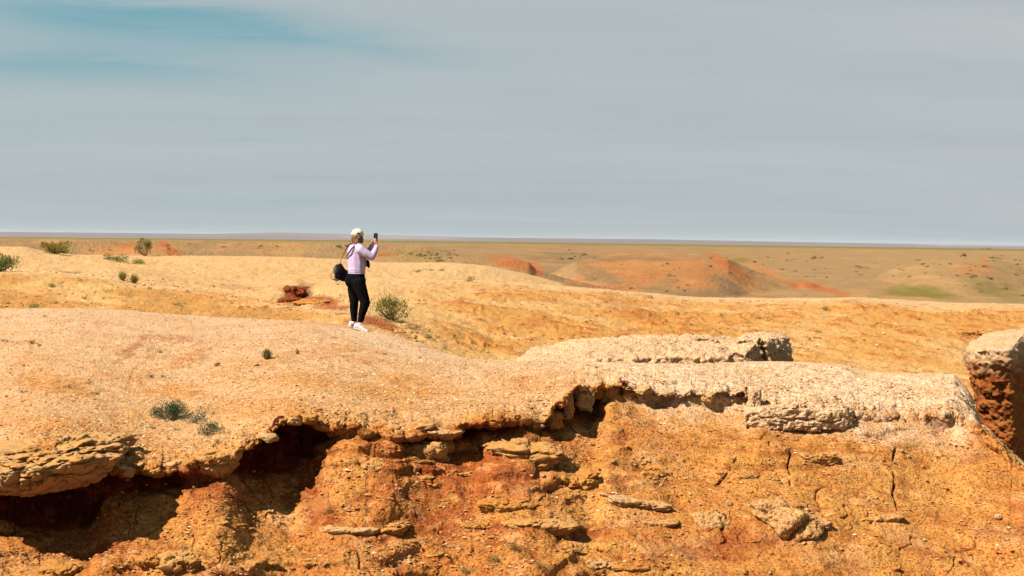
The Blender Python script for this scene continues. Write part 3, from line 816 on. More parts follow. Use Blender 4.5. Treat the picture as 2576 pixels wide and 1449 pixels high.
def place_rock(u, v, w, h, depth, label, mat=MR_tan, Y=None, rot=0, roll=0.0, seed=0, strata=0.0, boxy=3.2, rough=1.0, lift=0.0, name='rock_ledge', n=84, taper=0.0, group=None, cat='rock', sink=0.3):
    """centre (u, v) and size (w, h) in the photograph, real depth in metres"""
    Y0 = Y
    if Y is None:
        p, nn = ground_at(u, v); Y = p[1]
    c = pix(u, v, Y)
    W_ = w * Y / FOC; H_ = h * Y / FOC
    below = 1.0 if Y0 is None else 0.0
    full = H_ * (1 + below)
    me_ = rock_mesh(name, (W_, depth, full), seed, boxy, rough, strata, taper or (.38 if below else 0), n, mat)
    if below: sink = max(sink, .36)
    c = c - np.array([0, 0, (full - H_) / 2])
    o = obj(name, me_, label=label, category=cat)
    if group: o['group'] = group
    o.location = Vector(c) + Vector((0, depth * sink, lift))
    o.rotation_euler = (0, R(roll), R(rot))
    return o


#            u     v     w    h   depth
place_rock(70, 1196, 370, 112, 1.35, 'cream crusted overhanging rock slab jutting over the deep shadow at the left cliff edge', rock_mat('crusted_slab', tuple(PALE * .9), tuple(TAN), tuple(ORANGE * .8)), Y=11.35, rot=6, roll=-6, seed=1, strata=3.0, boxy=3.2, rough=1.25, name='rock_slab', n=170, sink=.36, taper=.22)
place_rock(170, 1137, 100, 22, 0.35, 'small reddish rock shelf with a dark crack behind the overhanging slab', MR_red, rot=-12, roll=6, seed=2, boxy=4, sink=.2)
place_rock(545, 1152, 95, 34, 0.30, 'pinkish crumbling rock block at the lip where the edge turns upward', MR_tan, rot=20, roll=-8, seed=3, strata=2)
place_rock(1110, 1088, 95, 16, 0.42, 'thin pale rock plate sticking out over the dark hollow', MR_pale, rot=0, seed=4, boxy=4, sink=.1)
place_rock(1078, 1135, 110, 50, 0.34, 'jutting orange ledge under the plateau lip with a black hollow below it', MR_tan, rot=-8, roll=-10, seed=5, strata=2, sink=.1)
place_rock(1318, 1142, 150, 40, 0.34, 'broad layered ledge below the plateau edge right of the dark hollow', MR_tan, rot=-6, roll=2, seed=6, strata=3, sink=.15)
place_rock(1440, 1218, 120, 40, 0.30, 'blunt square nosed ledge in the middle of the slope', MR_red, rot=-10, seed=7, strata=2, sink=.25)
place_rock(1170, 1195, 80, 16, 0.2, 'small pale slanting ledge on the middle slope', MR_tan, roll=-8, seed=8, sink=.2)
place_rock(1275, 1275, 130, 26, 0.24, 'low crumbly ledge above the long dark ledge line', MR_red, seed=9, strata=2, sink=.3)
place_rock(885, 1335, 120, 17, 0.26, 'flat pale ledge at the left end of the lower ledge line', MR_pale, seed=10, boxy=4, sink=.1)
place_rock(975, 1334, 90, 24, 0.28, 'second ledge of the lower line with a wedge shaped shadow', MR_tan, seed=11, strata=2, roll=-6, sink=.1)
place_rock(1355, 1324, 170, 26, 0.34, 'long overhanging ledge shaped like a bowl over a dark gap', MR_tan, seed=12, boxy=3, strata=2, roll=1, sink=.08)
place_rock(1200, 1326, 80, 18, 0.22, 'short cracked ledge above a vertical fissure', MR_red, seed=13, sink=.2)
place_rock(1600, 1268, 150, 24, 0.32, 'pale wedge ledge sloping down to a dark right end', MR_pale, seed=14, roll=8, boxy=4, rot=6, sink=.1)
place_rock(1660, 1316, 90, 14, 0.26, 'thin straight ledge over a black slit', MR_tan, seed=15, boxy=4, sink=.05)
place_rock(1790, 1318, 118, 50, 0.36, 'rounded lens shaped boulder half buried in the slope', MR_mid, seed=16, boxy=2.3, roll=6, name='boulder', sink=.1)
place_rock(1993, 1325, 158, 86, 0.56, 'big cracked layered boulder standing out of the lower right slope', MR_mid, seed=17, strata=2.2, boxy=2.6, roll=8, name='boulder', n=150, sink=.12, rot=-14)
place_rock(2055, 1157, 88, 28, 0.22, 'small weathered ledge above the big cracked boulder', MR_tan, seed=18, strata=2, sink=.2)
place_rock(2215, 1306, 110, 14, 0.16, 'low thin ledge on the far right slope with a slit shadow', MR_tan, seed=19, roll=-6, sink=.3)
place_rock(2010, 1052, 262, 62, 0.46, 'long whitish caprock block under the right plateau with shadow along its base', M_slab, Y=13.88, seed=20, strata=2, boxy=5, roll=-1, rot=2, n=150, sink=.3, name='caprock_block')
place_rock(1900, 1022, 30, 90, .3, 'narrow upright caprock piece beside the vertical crack', M_slab, Y=14.0, seed=25, boxy=5, sink=.3, name='caprock_block')
place_rock(385, 1412, 60, 34, .24, 'left block of the broken brown rock cluster near the bottom', MR_red, seed=26, boxy=4, strata=2)
place_rock(448, 1425, 74, 56, .28, 'square rock block with cavities in the bottom rock cluster', MR_tan, seed=27, boxy=5, strata=2, sink=.05)
place_rock(420, 1400, 110, 12, .3, 'flat roof slab lying over the dark cavity of the bottom cluster', MR_tan, seed=28, boxy=4, sink=0)
place_rock(1508, 1424, 50, 22, .24, 'cream rock chunk at the bottom edge right of centre', MR_pale, seed=29, boxy=4, sink=.1)
place_rock(1590, 1430, 90, 14, .2, 'brown strip of ledge at the bottom beside the cream chunk', MR_red, seed=30, sink=.2)
place_rock(150, 1436, 90, 30, .24, 'rusty crumbling ledge in the bottom left corner', MR_red, seed=31, strata=2, sink=.3)
for k, (u, v, w, h) in enumerate([(1396, 1058, 30, 44), (1430, 1024, 24, 64), (1466, 1006, 40, 56), (1494, 988, 26, 34)]):
    place_rock(u, v, w, h, .22, ['leftmost rib of the jagged notch in the plateau lip', 'second rib of the jagged notch, narrow and tall', 'third rib of the jagged notch, broadest of them', 'rightmost rib of the jagged notch beside the white cap'][k], [MR_red, MR_tan, MR_pale, MR_red][k],
               Y=float(np.interp((u - 1288) / FOC, a_cols, y_lip_s)) + .13, rot=20 * k - 30, roll=6 * (k - 1), seed=80 + k, boxy=3, rough=1.5, strata=2, name='rock_rib', n=50, sink=.2, group='ribs of the jagged notch')
MR_dark = rock_mat('shaded_red_clay', tuple(RED), tuple(RED * .6), tuple(DRED))  # red clay with the shade of its face put into the colour
place_rock(750, 742, 60, 34, 1.1, 'dark red clay lump in the scar left of the woman', MR_dark, seed=101, boxy=2.2, rough=2.2, name='clay_mound', n=50, sink=.2)
place_rock(728, 756, 54, 14, .8, 'lower left red clay clod beside the dark red lump', MR_dark, seed=102, boxy=2.6, rough=1.6, name='clay_mound', n=40, sink=.2)
place_rock(786, 762, 90, 14, 1.0, 'flat reddish clay swell right of the dark red lump', MR_red, seed=103, boxy=2.6, rough=1.2, name='clay_mound', n=40, sink=.2)
place_rock(2452, 840, 70, 16, .6, 'small red ledge with a dark gap on the far right valley slope', MR_red, seed=104, boxy=3.6, rough=1.4, n=50, sink=.1)
place_rock(940, 1180, 56, 40, .2, 'blocky pale lump on the slope below the central lip', MR_tan, seed=32, boxy=3, sink=.3)

# crumbling blocks along the lip and small ledges in the face
rk = np.random.default_rng(77)
pr_ = [rock_mesh('rock_block', (1, .9, .6), seed=50 + k, boxy=3.6, rough=1.0, strata=(k % 3) * 1.0, n=26, mat=[MR_tan, MR_red, MR_pale, MR_tan][k % 4]) for k in range(8)]
pl_ = [rock_mesh('rock_ledge', (1, .5, .22), seed=60 + k, boxy=3.0, rough=2.2, taper=.3, n=34, mat=[MR_tan, MR_red][k % 2]) for k in range(6)]
lipU, lipV = proj(np.stack([a_cols * y_lip, y_lip, z_lip], 1))
for k in range(52):
    u = rk.uniform(225, 1545) if k < 46 else rk.uniform(1560, 2180)
    i_ = int(np.abs(lipU - u).argmin())
    o = obj('rock_block', pr_[int(rk.integers(8)) if u < 1300 else (2 if k % 2 else 6)], label='crumbling angular block breaking from the plateau lip', category='rock', group='crumbling blocks along the plateau lip')
    w_ = rk.choice([16, 24, 34, 48], p=[.4, .3, .2, .1]) * y_lip[i_] / FOC
    o.scale = (w_, w_, w_ * rk.uniform(.5, 1.0)); o.rotation_euler = (rk.uniform(-.3, .3), rk.uniform(-.3, .3), rk.uniform(0, 6.3))
    o.location = (a_cols[i_] * y_lip[i_], y_lip[i_] + rk.uniform(-.01, .09), z_lip[i_] - rk.uniform(-.01, .05))
for k in range(44):
    u = rk.uniform(420, 2350); v = rk.uniform(1150, 1440) if u > 800 else rk.uniform(1300, 1440)
    if u > 1900 and rk.random() < .5: continue
    p, nn = ground_at(u, v)
    o = obj('rock_ledge', pl_[int(rk.integers(6))], label='small weathered ledge poking out of the ochre face', category='rock', group='small ledges poking out of the face')
    w_ = rk.uniform(18, 62) * p[1] / FOC
    o.scale = (w_, w_ * .8, w_ * rk.uniform(.7, 1.4)); o.rotation_euler = (rk.uniform(-.1, .25), rk.uniform(-.2, .2), rk.uniform(-.35, .35))
    o.location = (p[0], p[1] + w_ * .17, p[2] - w_ * .02)

# back slab: long whitish outcrop with a shaded broken right end
def outline_rock(name, poly, z_top, z_bot, seed, mat, label, n_t=420, n_z=70, rough=0.05, waist=None, cat='rock', fade=0.0):
    """poly: plan outline (x, y) anticlockwise; z_top(x, y) gives the height of the top"""
    pl = np.array(poly + [poly[0]], float)
    L = np.concatenate([[0], np.cumsum(np.linalg.norm(np.diff(pl, axis=0), axis=1))])
    t = np.linspace(0, L[-1], n_t, endpoint=False)
    x = np.interp(t, L, pl[:, 0]); y = np.interp(t, L, pl[:, 1])
    w_ = 5
    ker = np.ones(w_) / w_
    x = np.convolve(np.concatenate([x[-w_:], x, x[:w_]]), ker, 'same')[w_:-w_]; y = np.convolve(np.concatenate([y[-w_:], y, y[:w_]]), ker, 'same')[w_:-w_]
    c = np.array([pl[:-1, 0].mean(), pl[:-1, 1].mean()])
    rows = []
    for s in np.linspace(0, 1, n_z):                  # side, bottom to top
        wz = waist(s) if waist else 1.0
        zz_ = z_bot + (z_top(x, y) - z_bot) * s
        k_ = wz * (1 - 0.06 * max(0, s - .85) / .15)
        rows.append(np.stack([c[0] + (x - c[0]) * k_, c[1] + (y - c[1]) * k_, zz_], 1))
    for s in np.linspace(1, 0.0, 46)[1:]:             # top, rim to middle
        k_ = .94 * s
        xx = c[0] + (x - c[0]) * k_; yy_ = c[1] + (y - c[1]) * k_
        rows.append(np.stack([xx, yy_, z_top(xx, yy_) + .05 * (1 - s) ** .5], 1))
    Gr = np.array(rows)
    nn = grid_normals(Gr)
    q = Gr.reshape(-1, 3); nn = nn.reshape(-1, 3)
    mid = np.array([c[0], c[1], z_bot])
    if ((q - mid) * nn).sum() < 0: nn = -nn
    nA = fbm(q * 2.2 + seed, 4, .55); nB = fbm(q * np.array([8, 8, 12]) + seed, 4, .6)
    ca, cb, ci = cell(q * np.array([3.2, 3.2, 7.5]) + .3 * np.stack([nA, nB, nA], 1) + seed)
    dd = rough * (1.3 * nA + .9 * nB + .35 * fbm(q * 24, 2)) + rough * .8 * (ci - .5) * np.clip((cb - ca) * 4, 0, 1)
    dd -= rough * .45 * np.clip(1 - (cb - ca) * 12, 0, 1) * (nA > -.1)
    dd -= rough * fade * .6 * (nA + nB)
    fl = np.clip(nn[:, 2], 0, 1)
    q = q + nn * (dd * (1 - fl * .55))[:, None]
    n_r = len(rows)
    i = np.arange(n_r * n_t).reshape(n_r, n_t); j = np.roll(i, -1, 1)
    F = np.stack([i[:-1], j[:-1], j[1:], i[1:]], -1).reshape(-1, 4)
    o = obj(name, mesh_np(name, q, F, True, None, mat), label=label, category=cat)
    return o


def XY(u, v, Y):
    p = pix(u, v, Y); return (p[0], p[1])
_zA = [(1240, 900), (1300, 893), (1400, 878), (1480, 866), (1640, 862), (1750, 864), (1840, 871), (1900, 861), (1940, 855), (1980, 860), (1995, 866)]
_ax = np.array([ae(u, v)[0] * 20.0 for u, v in _zA]); _az = np.array([1.5 + ae(u, v)[1] * 20.6 for u, v in _zA])
def ztA(x, y): return np.interp(x * 20.0 / np.maximum(y, 1), _ax, _az) - 0.15 * np.clip(20.4 - y, 0, 2)
outline_rock('rock_outcrop', [XY(1225, 900, 19.4), XY(1400, 900, 19.3), XY(1700, 900, 19.5), XY(1842, 890, 19.6), XY(1850, 890, 19.95), XY(1888, 890, 19.75), XY(1925, 890, 20.6), XY(1935, 890, 20.35), XY(1992, 890, 21.4), XY(1985, 890, 22.2),
             XY(1900, 870, 22.4), XY(1600, 870, 22.0), XY(1300, 880, 21.0)], ztA, -0.9, 3, M_slab, 'long low whitish rock outcrop with a dark broken right end behind the ledge', n_t=640, n_z=60, rough=.065,
             waist=lambda s: 1 - .03 * math.sin(s * 9))
_zB = [(2400, 884), (2425, 876), (2450, 866), (2500, 860), (2576, 854), (2800, 850)]
_bx = np.array([ae(u, v)[0] * 17.0 for u, v in _zB]); _bz = np.array([1.5 + ae(u, v)[1] * 17.4 for u, v in _zB])
def ztB(x, y): return np.interp(x * 17.0 / np.maximum(y, 1), _bx, _bz) - 0.03 * np.clip(17.8 - y, 0, 2)
outline_rock('rock_pillar', [XY(2418, 870, 17.4), XY(2440, 880, 16.75), XY(2490, 880, 16.45), XY(2541, 880, 16.30), XY(2562, 900, 16.9), XY(2588, 900, 17.7), XY(2660, 900, 18.3), XY(2760, 900, 18.8), XY(2780, 860, 19.6), XY(2600, 860, 19.8), XY(2470, 860, 19.0)],
             ztB, -2.6, 11, rock_mat('pillar_rock', tuple(PALE), tuple(WHITE * .85), tuple(RED), zred=(-.05, .22)), 'tall eroded rock pillar cut by the right frame edge with a black shaded side', n_t=420, n_z=200, rough=.05, fade=.5,
             waist=lambda s: float(np.interp(s, [0, .5, .66, .77, .88, .95, 1], [.55, .58, .68, .76, .83, .96, 1.0])) + .012 * math.sin(s * 23))

# ------------------------------------------------------------------ gravel and loose stones
def pebble_cloud(n, smin, smax, mask_fn, seed, pr=(.30, .22, .18, .12, .08, .10), far=False):
    r = np.random.default_rng(seed)
    vis = np.nonzero(ok_n & (nu_ > -40) & (nu_ < 2620) & (nv_ < 1475) & mask_fn())[0]
    PP_s, NN_s = nearP, near_n
    if far:
        cl_ = fbm(farP * np.array([.5, .35, 1.5]) + 12, 3)
        vis = np.nonzero((T < 6.9) & (T > 1.2) & (fu_ > -30) & (fu_ < 2610) & (cl_ > .0) & (farP[:, 1] < 60))[0]
        PP_s, NN_s = farP, far_n
    idx = r.choice(vis, n)
    c = PP_s[idx] + NN_s[idx] * 0.001
    c[:, 0] += r.normal(0, .012, n); c[:, 1] += r.normal(0, .012, n)
    s = smin + (smax - smin) * r.power(0.28, n)
    base = np.array([[1, 0, -.1], [.3, .95, .05], [-.8, .6, -.1], [-.85, -.55, .08], [.25, -1, -.05], [.2, .1, .75], [-.1, -.1, -.7]], float)
    faces = [(0, 1, 5), (1, 2, 5), (2, 3, 5), (3, 4, 5), (4, 0, 5), (1, 0, 6), (2, 1, 6), (3, 2, 6), (4, 3, 6), (0, 4, 6)]
    B = base[None] * (1 + r.uniform(-.28, .28, (n, 7, 3)))
    ang = r.uniform(0, 6.283, n); ca, sa = np.cos(ang), np.sin(ang)
    x = B[..., 0] * ca[:, None] - B[..., 1] * sa[:, None]; y = B[..., 0] * sa[:, None] + B[..., 1] * ca[:, None]
    V = np.stack([x * r.uniform(.8, 1.4, (n, 1)), y, B[..., 2] * r.uniform(.55, .95, (n, 1))], -1) * s[:, None, None] + c[:, None, :]
    F = (np.array(faces)[None] + (np.arange(n) * 7)[:, None, None]).reshape(-1, 3)
    pal = np.array([PALE * 1.05, WHITE * 1.1, TAN, ORANGE, RED * 1.1, PALE * .8])
    pc = pal[r.choice(6, n, p=pr)] * r.uniform(.8, 1.15, (n, 1))
    return V.reshape(-1, 3), F, np.repeat(pc, 7, axis=0)


M_gravel = plain_mat('gravel', (0.4, 0.3, 0.2), 0.95, 0.1, 0.15, 60.0, attr=True, coord='Generated')
clump = fbm(nearP * 2.3 + 55, 3)
V, F, cc_ = pebble_cloud(22000, .005, .019, lambda: (clump > -.25 + .5 * (nu_ > 1400)) & (near_tr > 8.02), 1)
obj('gravel', mesh_np('gravel', V, F, False, cc_, M_gravel), kind='stuff')
V, F, cc_ = pebble_cloud(6500, .005, .020, lambda: (clump > 0) & (near_tr < 4.9), 2, (.18, .04, .30, .28, .12, .08))
obj('gravel', mesh_np('gravel', V, F, False, cc_, M_gravel), kind='stuff')

V, F, cc_ = pebble_cloud(7000, .012, .055, lambda: near_tr > 99, 3, (.16, .06, .22, .24, .24, .08), far=True)
obj('gravel', mesh_np('gravel', V, F, False, cc_, M_gravel), kind='stuff')

# loose stones big enough to pick up one by one
proto = []
for k in range(6):
    bm_ = rock_mesh('stone', (1, .8, .62), seed=40 + k, boxy=2.6, rough=1.3, n=5, mat=[MR_pale, MR_tan, MR_red][k % 3])
    for p_ in bm_.polygons: p_.use_smooth = False
    proto.append(bm_)
rs = np.random.default_rng(5)
stones = []
def stone_at(u, v, w, k, pos='on the slope', grp='loose stones on the slope', lab='small loose angular stone lying on the ochre slope'):
    p, nn = ground_at(u, v)
    o = obj('stone', proto[k], label=lab, category='stone', group=grp)
    s_ = w * p[1] / FOC
    o.scale = (s_, s_, s_ * .9)
    o.location = Vector(p) + Vector((0, 0, s_ * .12)); o.rotation_euler = (rs.uniform(-.3, .3), rs.uniform(-.3, .3), rs.uniform(0, 6.2))
    return o
for k in range(130):
    u = rs.uniform(280, 2560); v = rs.uniform(1130, 1444)
    if v < 1100 + 60 * (u < 900): continue
    stone_at(u, v, rs.uniform(7, 15), int(rs.integers(6)))
for k in range(40):   # scree fan right of the central hollow
    u = rs.normal(1640, 40); v = 1150 + (u - 1560) * .5 + rs.normal(0, 14)
    stone_at(u, v, rs.uniform(7, 14), int(rs.integers(6)), grp='pale rubble fan', lab='pale angular stone in the little rubble fan on the upper slope')
for k in range(70):
    u = rs.uniform(10, 1350); v = rs.uniform(840, 1120)
    stone_at(u, v, rs.uniform(6, 11), int(rs.integers(6)), grp='loose stones on the plateau', lab='small loose stone lying on the gravelly plateau top')
for (u, v, w, lab) in [(2030, 1285, 16, 'white pebble resting just above the big cracked boulder'), (1833, 1268, 22, 'lone tan stone above the lens shaped boulder'), (2510, 1303, 24, 'brown stone alone on the far right slope'),
                       (1960, 1290, 26, 'tan stone leaning on the upper left of the cracked boulder'), (1885, 1275, 14, 'pale chip between the two boulders'), (645, 920, 16, 'cream stone with a red shadow below the grass tussock'), (610, 1095, 12, 'white stone near the plateau lip')]:
    o = stone_at(u, v, w, int(rs.integers(2)) * 3, lab=lab); del o['group']

# ------------------------------------------------------------------ shrubs
M_leafA = plain_mat('olive_leaf', (.12, .12, .03), .7, .2, .35, 9.0, transl=.25, attr=True)
M_stem = plain_mat('dry_stem', (.11, .07, .04), .85, .1, .3, 30.0)


def cards(r, base, direc, L, wd, colr, seg=2, droop=0.0):
    """thin tapering blades: base (n,3), direction (n,3), length (n,), width (n,)"""
    n = len(base)
    d = direc / np.linalg.norm(direc, axis=1)[:, None]
    side = np.cross(d, r.normal(size=(n, 3))); side /= np.linalg.norm(side, axis=1)[:, None]
    V = []
    for s in range(seg + 1):
        t = s / seg
        c = base + d * (L * t)[:, None] + np.array([0, 0, -1]) * (droop * L * t * t)[:, None]
        w = wd * (1 - t) * .5 + 1e-4 if s else wd * .35
        if s == 0 or s < seg: w = wd * (.35 if s == 0 else .5)
        if s == seg: V.append(c[:, None]); break
        V.append(np.stack([c - side * w[:, None], c + side * w[:, None]], 1))
    V = np.concatenate(V, 1)                      # n, 2*seg+1, 3
    m = 2 * seg + 1
    tri = []
    for s in range(seg - 1): tri += [(2 * s, 2 * s + 1, 2 * s + 3), (2 * s, 2 * s + 3, 2 * s + 2)]
    tri.append((2 * seg - 2, 2 * seg - 1, 2 * seg))
    F = (np.array(tri)[None] + (np.arange(n) * m)[:, None, None]).reshape(-1, 3)
    return V.reshape(-1, 3), F, np.repeat(colr, m, axis=0)


def leaf_cols(r, n, c, var=.3, h=None):
    k_ = r.uniform(1 - var, 1 + var, (n, 1)) * np.array(c)[None]
    return np.clip(k_ + r.uniform(-.01, .02, (n, 1)) * np.array([1, .8, .2]), .01, 1)


def tussock(seed, c, n=160, spread=.9, curl=.3, dry=.25):
    r = np.random.default_rng(seed)
    az = r.uniform(0, 6.283, n); tl = np.abs(r.normal(0, spread * .55, n))
    d = np.stack([np.cos(az) * np.sin(tl), np.sin(az) * np.sin(tl), np.cos(tl)], 1)
    base = np.stack([np.cos(az) * .10 * r.random(n), np.sin(az) * .10 * r.random(n), np.full(n, -.02)], 1)
    cl = leaf_cols(r, n, c)
    dm = r.random(n) < dry
    cl[dm] = np.array([.26, .19, .07]) * r.uniform(.7, 1.1, (dm.sum(), 1))
    return cards(r, base, d, r.uniform(.5, 1.0, n), r.uniform(.018, .035, n), cl, 3, curl)


def broom(seed, c, n=900, w=.5, h=1.0, lobes=7, up=.8, leaf=.07, flat=1.0):
    """open desert shrub: fans of upright twigs in several lobes"""
    r = np.random.default_rng(seed)
    cen = np.stack([r.normal(0, w * .42, lobes), r.normal(0, w * .42, lobes), r.uniform(.14, .74, lobes) * h], 1)
    rad = r.uniform(.22, .38, lobes) * w * 1.15
    k_ = r.integers(lobes, size=n)
    off = r.normal(size=(n, 3)); off /= np.linalg.norm(off, axis=1)[:, None]
    base = cen[k_] + off * (rad[k_] * r.random(n) ** .5)[:, None] * np.array([1, 1, 1.25 * flat])
    base[:, 2] = np.abs(base[:, 2]) * .98
    d = off * .55 + np.array([0, 0, up]) + r.normal(0, .25, (n, 3))
    cl = leaf_cols(r, n, c, .35)
    lobe_tint = r.uniform(.75, 1.25, lobes)
    cl *= lobe_tint[k_][:, None]
    A = cards(r, base, d, r.uniform(.6, 1.4, n) * leaf * 2.0, r.uniform(.6, 1.2, n) * leaf * .50, cl, 2, .1)
    # twigs
    ns = lobes * 5
    kk = np.repeat(np.arange(lobes), 5)
    tb = np.stack([r.normal(0, .03, ns), r.normal(0, .03, ns), np.full(ns, -.03)], 1)
    te = cen[kk] + r.normal(0, .10, (ns, 3)) * w
    dd = te - tb
    S = cards(r, tb, dd, np.linalg.norm(dd, axis=1), np.full(ns, .022), np.tile(np.array([.12, .08, .045]), (ns, 1)), 2, -.05)
    return A, S


def make_shrub(name, kind, seed, c, **kw):
    if kind == 'tussock':
        V, F, cl = tussock(seed, c, **kw)
        return (mesh_np(name, V, F, False, cl, M_leafA), None)
    (V, F, cl), (V2_, F2, c2_) = broom(seed, c, **kw)
    return (mesh_np('foliage', V, F, False, cl, M_leafA), mesh_np('stem', V2_, F2, False, c2_, M_stem))


OL = (.120, .108, .018); GR = (.060, .088, .018); SG = (.070, .088, .045); DG = (.030, .048, .014); DRY = (.19, .125, .055); RD = (.16, .075, .03)


def shrub(u, v, pw_, ph_, label, kind='broom', c=OL, seed=0, name='shrub', Y=None, far_only=False, group=None, ymin=0, **kw):
    p, nn = ground_at(u, v, 5, far_only, ymin)
    s_w = pw_ * p[1] / FOC; s_h = ph_ * p[1] / FOC
    if p[1] > 25:
        c = tuple(np.array(c) * np.array([1.45, 1.25, .95])); kw['n'] = int(kw.get('n', 200) * .72); s_w *= .86; s_h *= .92
    fo, st = make_shrub(name, kind, seed, c, **kw)
    if st is None:
        o = obj(name, fo)
    else:
        o = link(bpy.data.objects.new(name, None))
        obj('foliage', fo, o); obj('stem', st, o)
    o['label'] = label; o['category'] = 'shrub' if name == 'shrub' else 'grass tuft'
    if group: o['group'] = group
    o.location = Vector(p) - Vector((0, 0, .01)); o.scale = (s_w, s_w, s_h * ((1.35 if p[1] < 24 else 1.0) if st is not None else 1.1)); o.rotation_euler = (0, 0, seed * 1.3)
    return o


shrub(985, 804, 86, 78, 'large airy olive shrub on the sand just right of the standing woman, casting a shadow', 'broom', (.115, .110, .024), 12, far_only=True, n=1500, lobes=11, w=.72, h=.85, leaf=.055)
shrub(2, 679, 44, 50, 'green shrub cut off by the left frame edge', 'broom', GR, 13, far_only=True, n=1800, lobes=12, w=.8, h=.95, leaf=.08)
shrub(140, 637, 56, 36, 'rounded olive shrub on the skyline ridge, leftmost of the two upright ones', 'broom', OL, 14, far_only=True, n=1600, lobes=12, w=.7, h=.9, leaf=.08)
shrub(367, 642, 44, 55, 'tall narrow green shrub reaching above the far plain line', 'broom', (.085, .095, .022), 15, far_only=True, n=1100, lobes=9, w=.65, h=.95, leaf=.06)
for k, (u, v, w) in enumerate([(272, 650, 42), (300, 656, 50), (330, 663, 42)]):
    shrub(u, v, w, 20, ['leftmost lobe of the low leafy green shrub row on the pale ridge', 'middle lobe of the low leafy green shrub row on the pale ridge', 'right lobe of the low leafy green shrub row, lowest on the ridge'][k], 'broom', GR, 20 + k, far_only=True, n=500, lobes=6, w=.9, h=.8, leaf=.08, group='low leafy shrubs on the ridge')
shrub(308, 705, 34, 32, 'left half of the pale green brush clump on the middle sand crest', 'tussock', OL, 31, far_only=True, n=260, spread=.75, curl=.1, dry=.3)
shrub(336, 712, 36, 34, 'right half of the pale green brush clump on the middle sand crest', 'tussock', OL, 32, far_only=True, n=260, spread=.75, curl=.1, dry=.3)
shrub(180, 682, 46, 9, 'flat creeping grey green shrub on the upper left sand', 'broom', SG, 33, far_only=True, n=260, w=.9, h=.7, leaf=.09)
shrub(128, 722, 28, 13, 'small dark green shrub left of a fainter one on the left slope', 'broom', GR, 34, far_only=True, n=260, w=.85, h=.8, leaf=.1)
shrub(160, 710, 28, 8, 'fainter flat shrub just above the small dark green one', 'broom', OL, 35, far_only=True, n=200, w=.9, h=.7, leaf=.1)
shrub(84, 773, 36, 14, 'dark green low shrub touching the foreground crest at the left', 'broom', GR, 36, far_only=True, n=300, w=.9, h=.8, leaf=.09)
shrub(212, 752, 12, 14, 'tiny grey shrub on the left sand slope', 'broom', SG, 37, far_only=True, n=120, w=.8, h=.9, leaf=.14)
shrub(440, 767, 26, 8, 'little flat shrub under the middle sand crest', 'broom', SG, 38, far_only=True, n=160, w=.9, h=.8, leaf=.12)
shrub(604, 778, 12, 8, 'tiny yellowish tuft under the middle crest', 'broom', DRY, 39, far_only=True, n=100, w=.9, h=.8, leaf=.14)
shrub(785, 757, 16, 9, 'small grey shrub below the red hollow', 'broom', SG, 40, far_only=True, n=140, w=.9, h=.8, leaf=.12)
shrub(1182, 704, 20, 18, 'compact dark green shrub between the two pale ridges', 'broom', GR, 41, far_only=True, n=300, w=.85, h=.9, leaf=.1)
shrub(1048, 685, 24, 10, 'low green shrub on the far pale ridge right of the woman', 'broom', GR, 42, far_only=True, n=220, w=.9, h=.8, leaf=.1)
shrub(1082, 680, 26, 6, 'faint flat yellow green shrub patch on the far pale ridge', 'broom', OL, 43, far_only=True, n=160, w=.9, h=.8, leaf=.12)
shrub(1110, 682, 18, 8, 'small shrub casting a thin shadow on the far pale ridge', 'broom', OL, 44, far_only=True, n=160, w=.9, h=.8, leaf=.12)
shrub(1079, 850, 22, 14, 'round green shrub low in the sandy valley', 'broom', GR, 45, far_only=True, n=320, w=.9, h=.85, leaf=.09)
shrub(1032, 826, 44, 16, 'reddish dry shrub between the big shrub and the round green one', 'broom', RD, 46, far_only=True, n=320, w=.9, h=.8, leaf=.08)
shrub(2078, 780, 22, 13, 'dark green shrub on the right valley crest', 'broom', GR, 47, far_only=True, n=300, w=.9, h=.9, leaf=.1)
shrub(1908, 803, 20, 9, 'small dark shrub below the right valley crest', 'broom', GR, 48, far_only=True, n=220, w=.9, h=.8, leaf=.1)
shrub(1635, 750, 10, 9, 'tiny green shrub on the crest line right of centre', 'broom', GR, 49, far_only=True, n=120, w=.9, h=.9, leaf=.14)
shrub(1847, 834, 16, 7, 'little flat shrub low on the right valley wall', 'broom', SG, 50, far_only=True, n=140, w=.9, h=.8, leaf=.12)
shrub(2220, 805, 12, 7, 'tiny brown shrub on the right valley wall', 'broom', DRY, 51, far_only=True, n=120, w=.9, h=.8, leaf=.12)
